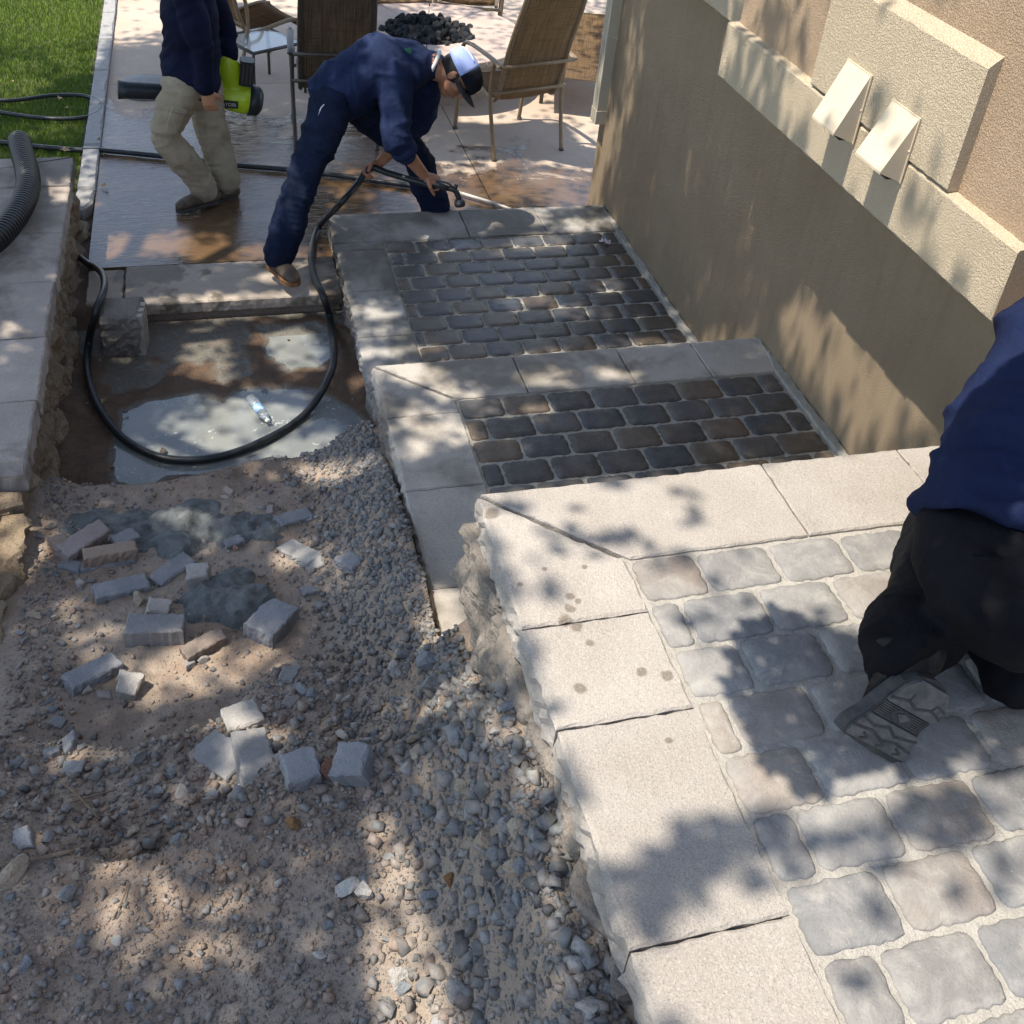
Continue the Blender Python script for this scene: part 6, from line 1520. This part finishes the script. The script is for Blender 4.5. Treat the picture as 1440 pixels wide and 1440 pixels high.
    def prism(name, poly, d0, d1, mat, parent):
        bm = bmesh.new(); A = [bm.verts.new(p + nrm * d0) for p in poly]; B = [bm.verts.new(p + nrm * d1) for p in poly]; n = len(poly)
        for k in range(n): bm.faces.new((A[k], A[(k + 1) % n], B[(k + 1) % n], B[k]))
        bm.faces.new(A); bm.faces.new(B[::-1]); bmesh.ops.recalc_face_normals(bm, faces=bm.faces)
        bmesh.ops.bevel(bm, geom=[e for e in bm.edges], offset=.0025, segments=1)
        return bm_obj(name, bm, mat, parent)
    dark = simple_mat('grey_rubber', (.022, .023, .025), (.05, .05, .05), 30, .75, .0015); tread = simple_mat('dusty_tread', (.060, .062, .064), (.125, .122, .117), 24, .85, .0015)
    bm = bmesh.new(); cc = c - nrm * .05
    add_tube(bm, [c.lerp(toe, .55) - nrm * .035, c - nrm * .055, c.lerp(heel, .8) - nrm * .06, heel - nrm * .085 + Vector((0, .02, .02))], [(.070, .028), (.080, .035), (.082, .045), (.085, .06)], 18, nrm)
    add_tube(bm, [heel - nrm * .09, lank + Vector((0, .04, -.01))], [.082, .080], 16)
    b = remeshed('boot', bm, .009, simple_mat('black_boot', (.010, .010, .011), (.028, .026, .024), 22, .75, .002, None, .12), t, 3)
    shrink = lambda P, k: [c + (p - c) * k for p in P]
    prism('sole', out, -.03, 0, dark, b)
    u = (heel - toe).normalized(); v = u.cross(nrm).normalized(); Ls = (heel - toe).length
    o0 = (heel + toe) / 2
    def pt(a, q): return c + u * (a * Ls) + v * q
    # width of the sole across v at parameter a, from its outline
    def wid(a):
        xs = []
        for i in range(len(out)):
            p, q = out[i] - c, out[(i + 1) % len(out)] - c; pa, qa = p.dot(u) / Ls, q.dot(u) / Ls
            if (pa - a) * (qa - a) <= 0 and abs(qa - pa) > 1e-6: w_ = (a - pa) / (qa - pa); xs.append((p + (q - p) * w_).dot(v))
        return (min(xs), max(xs)) if len(xs) > 1 else (-.05, .05)
    def bar(a0, a1, f0, f1, h, name='tread_block', m=tread, skew=0.):
        l0, r0 = wid(a0); l1, r1 = wid(a1); g = lambda l, r, f: l + (r - l) * f
        prism(name, [pt(a0, g(l0, r0, f0)), pt(a0 + skew, g(l0, r0, f1)), pt(a1 + skew, g(l1, r1, f1)), pt(a1, g(l1, r1, f0))], 0, h, m, b)
    def plate(a0, a1, h, inset=.06, name='tread_block'):
        """a moulded pad that follows the edge of the sole"""
        A = np.linspace(a0, a1, 9); lo = []; hi = []
        for a in A: l, r = wid(float(a)); k = (r - l) * inset; lo.append(pt(float(a), l + k)); hi.append(pt(float(a), r - k))
        prism(name, lo + hi[::-1], 0, h, tread, b)
    def groove(pts, w_, h):
        for (a0, f0), (a1, f1) in zip(pts, pts[1:]):
            l0, r0 = wid(a0); l1, r1 = wid(a1); p, q = pt(a0, l0 + (r0 - l0) * f0), pt(a1, l1 + (r1 - l1) * f1); n_ = (q - p).normalized().cross(nrm) * w_
            prism('groove', [p - n_, q - n_, q + n_, p + n_], h - .002, h + .0012, dark, b)
    plate(.09, .475, .010, .05, 'heel_block'); plate(-.46, -.13, .008, .04)
    for k in range(7): bar(-.105 + .026 * k, -.090 + .026 * k, .05, .95, .005, 'arch_rib')
    l, r = wid(-.02); e = [pt(-.02 + .085 * math.sin(a), (l + r) / 2 + .040 * math.cos(a)) for a in np.linspace(0, 2 * math.pi, 13)[:-1]]; prism('sole_badge', e, 0, .0065, dark, b)
    e = [pt(-.02 + .06 * math.sin(a), (l + r) / 2 + .028 * math.cos(a)) for a in (.4, 1.57, 2.74, 4.71)]; prism('sole_badge', e, .0065, .009, tread, b)
    groove([(.14, .02), (.20, .3), (.15, .5), (.22, .72), (.17, .98)], .0035, .010); groove([(.20, .3), (.30, .28)], .003, .010); groove([(.22, .72), (.30, .78), (.27, .97)], .003, .010)
    groove([(-.20, .02), (-.24, .25), (-.18, .45), (-.25, .62), (-.19, .98)], .0035, .008); groove([(-.33, .03), (-.30, .3), (-.36, .5), (-.31, .7), (-.34, .97)], .0035, .008)
    for f in (.22, .48, .74): groove([(-.36, f), (-.40, f + .10), (-.44, f)], .003, .008)
    for k in range(4):
        q = lank + Vector((0, -.05 - .0 * k, 0)); f_ = .3 + .2 * k
    # back pocket and belt loop
    bm = bmesh.new(); add_box(bm, (-.075, -.004, -.004), (.075, .006, .006)); bmesh.ops.bevel(bm, geom=bm.edges[:], offset=.002, segments=1); pk = bm_obj('pocket_welt', bm, M['black_pants'], t)
    tr = bpy.data.objects
    for nm, px_ in (('pocket_welt', None),):
        d0 = L((0.346,-5.150,2.068)); trs = [c_ for c_ in t.children if c_.name.startswith('trousers')][0]
        ok, loc, nr, _ = trs.closest_point_on_mesh(d0); pk.location = loc + nr * .003; pk.rotation_euler = (0, .18, .0)
    # hem of the shirt
    ringa = []
kneeling_man()
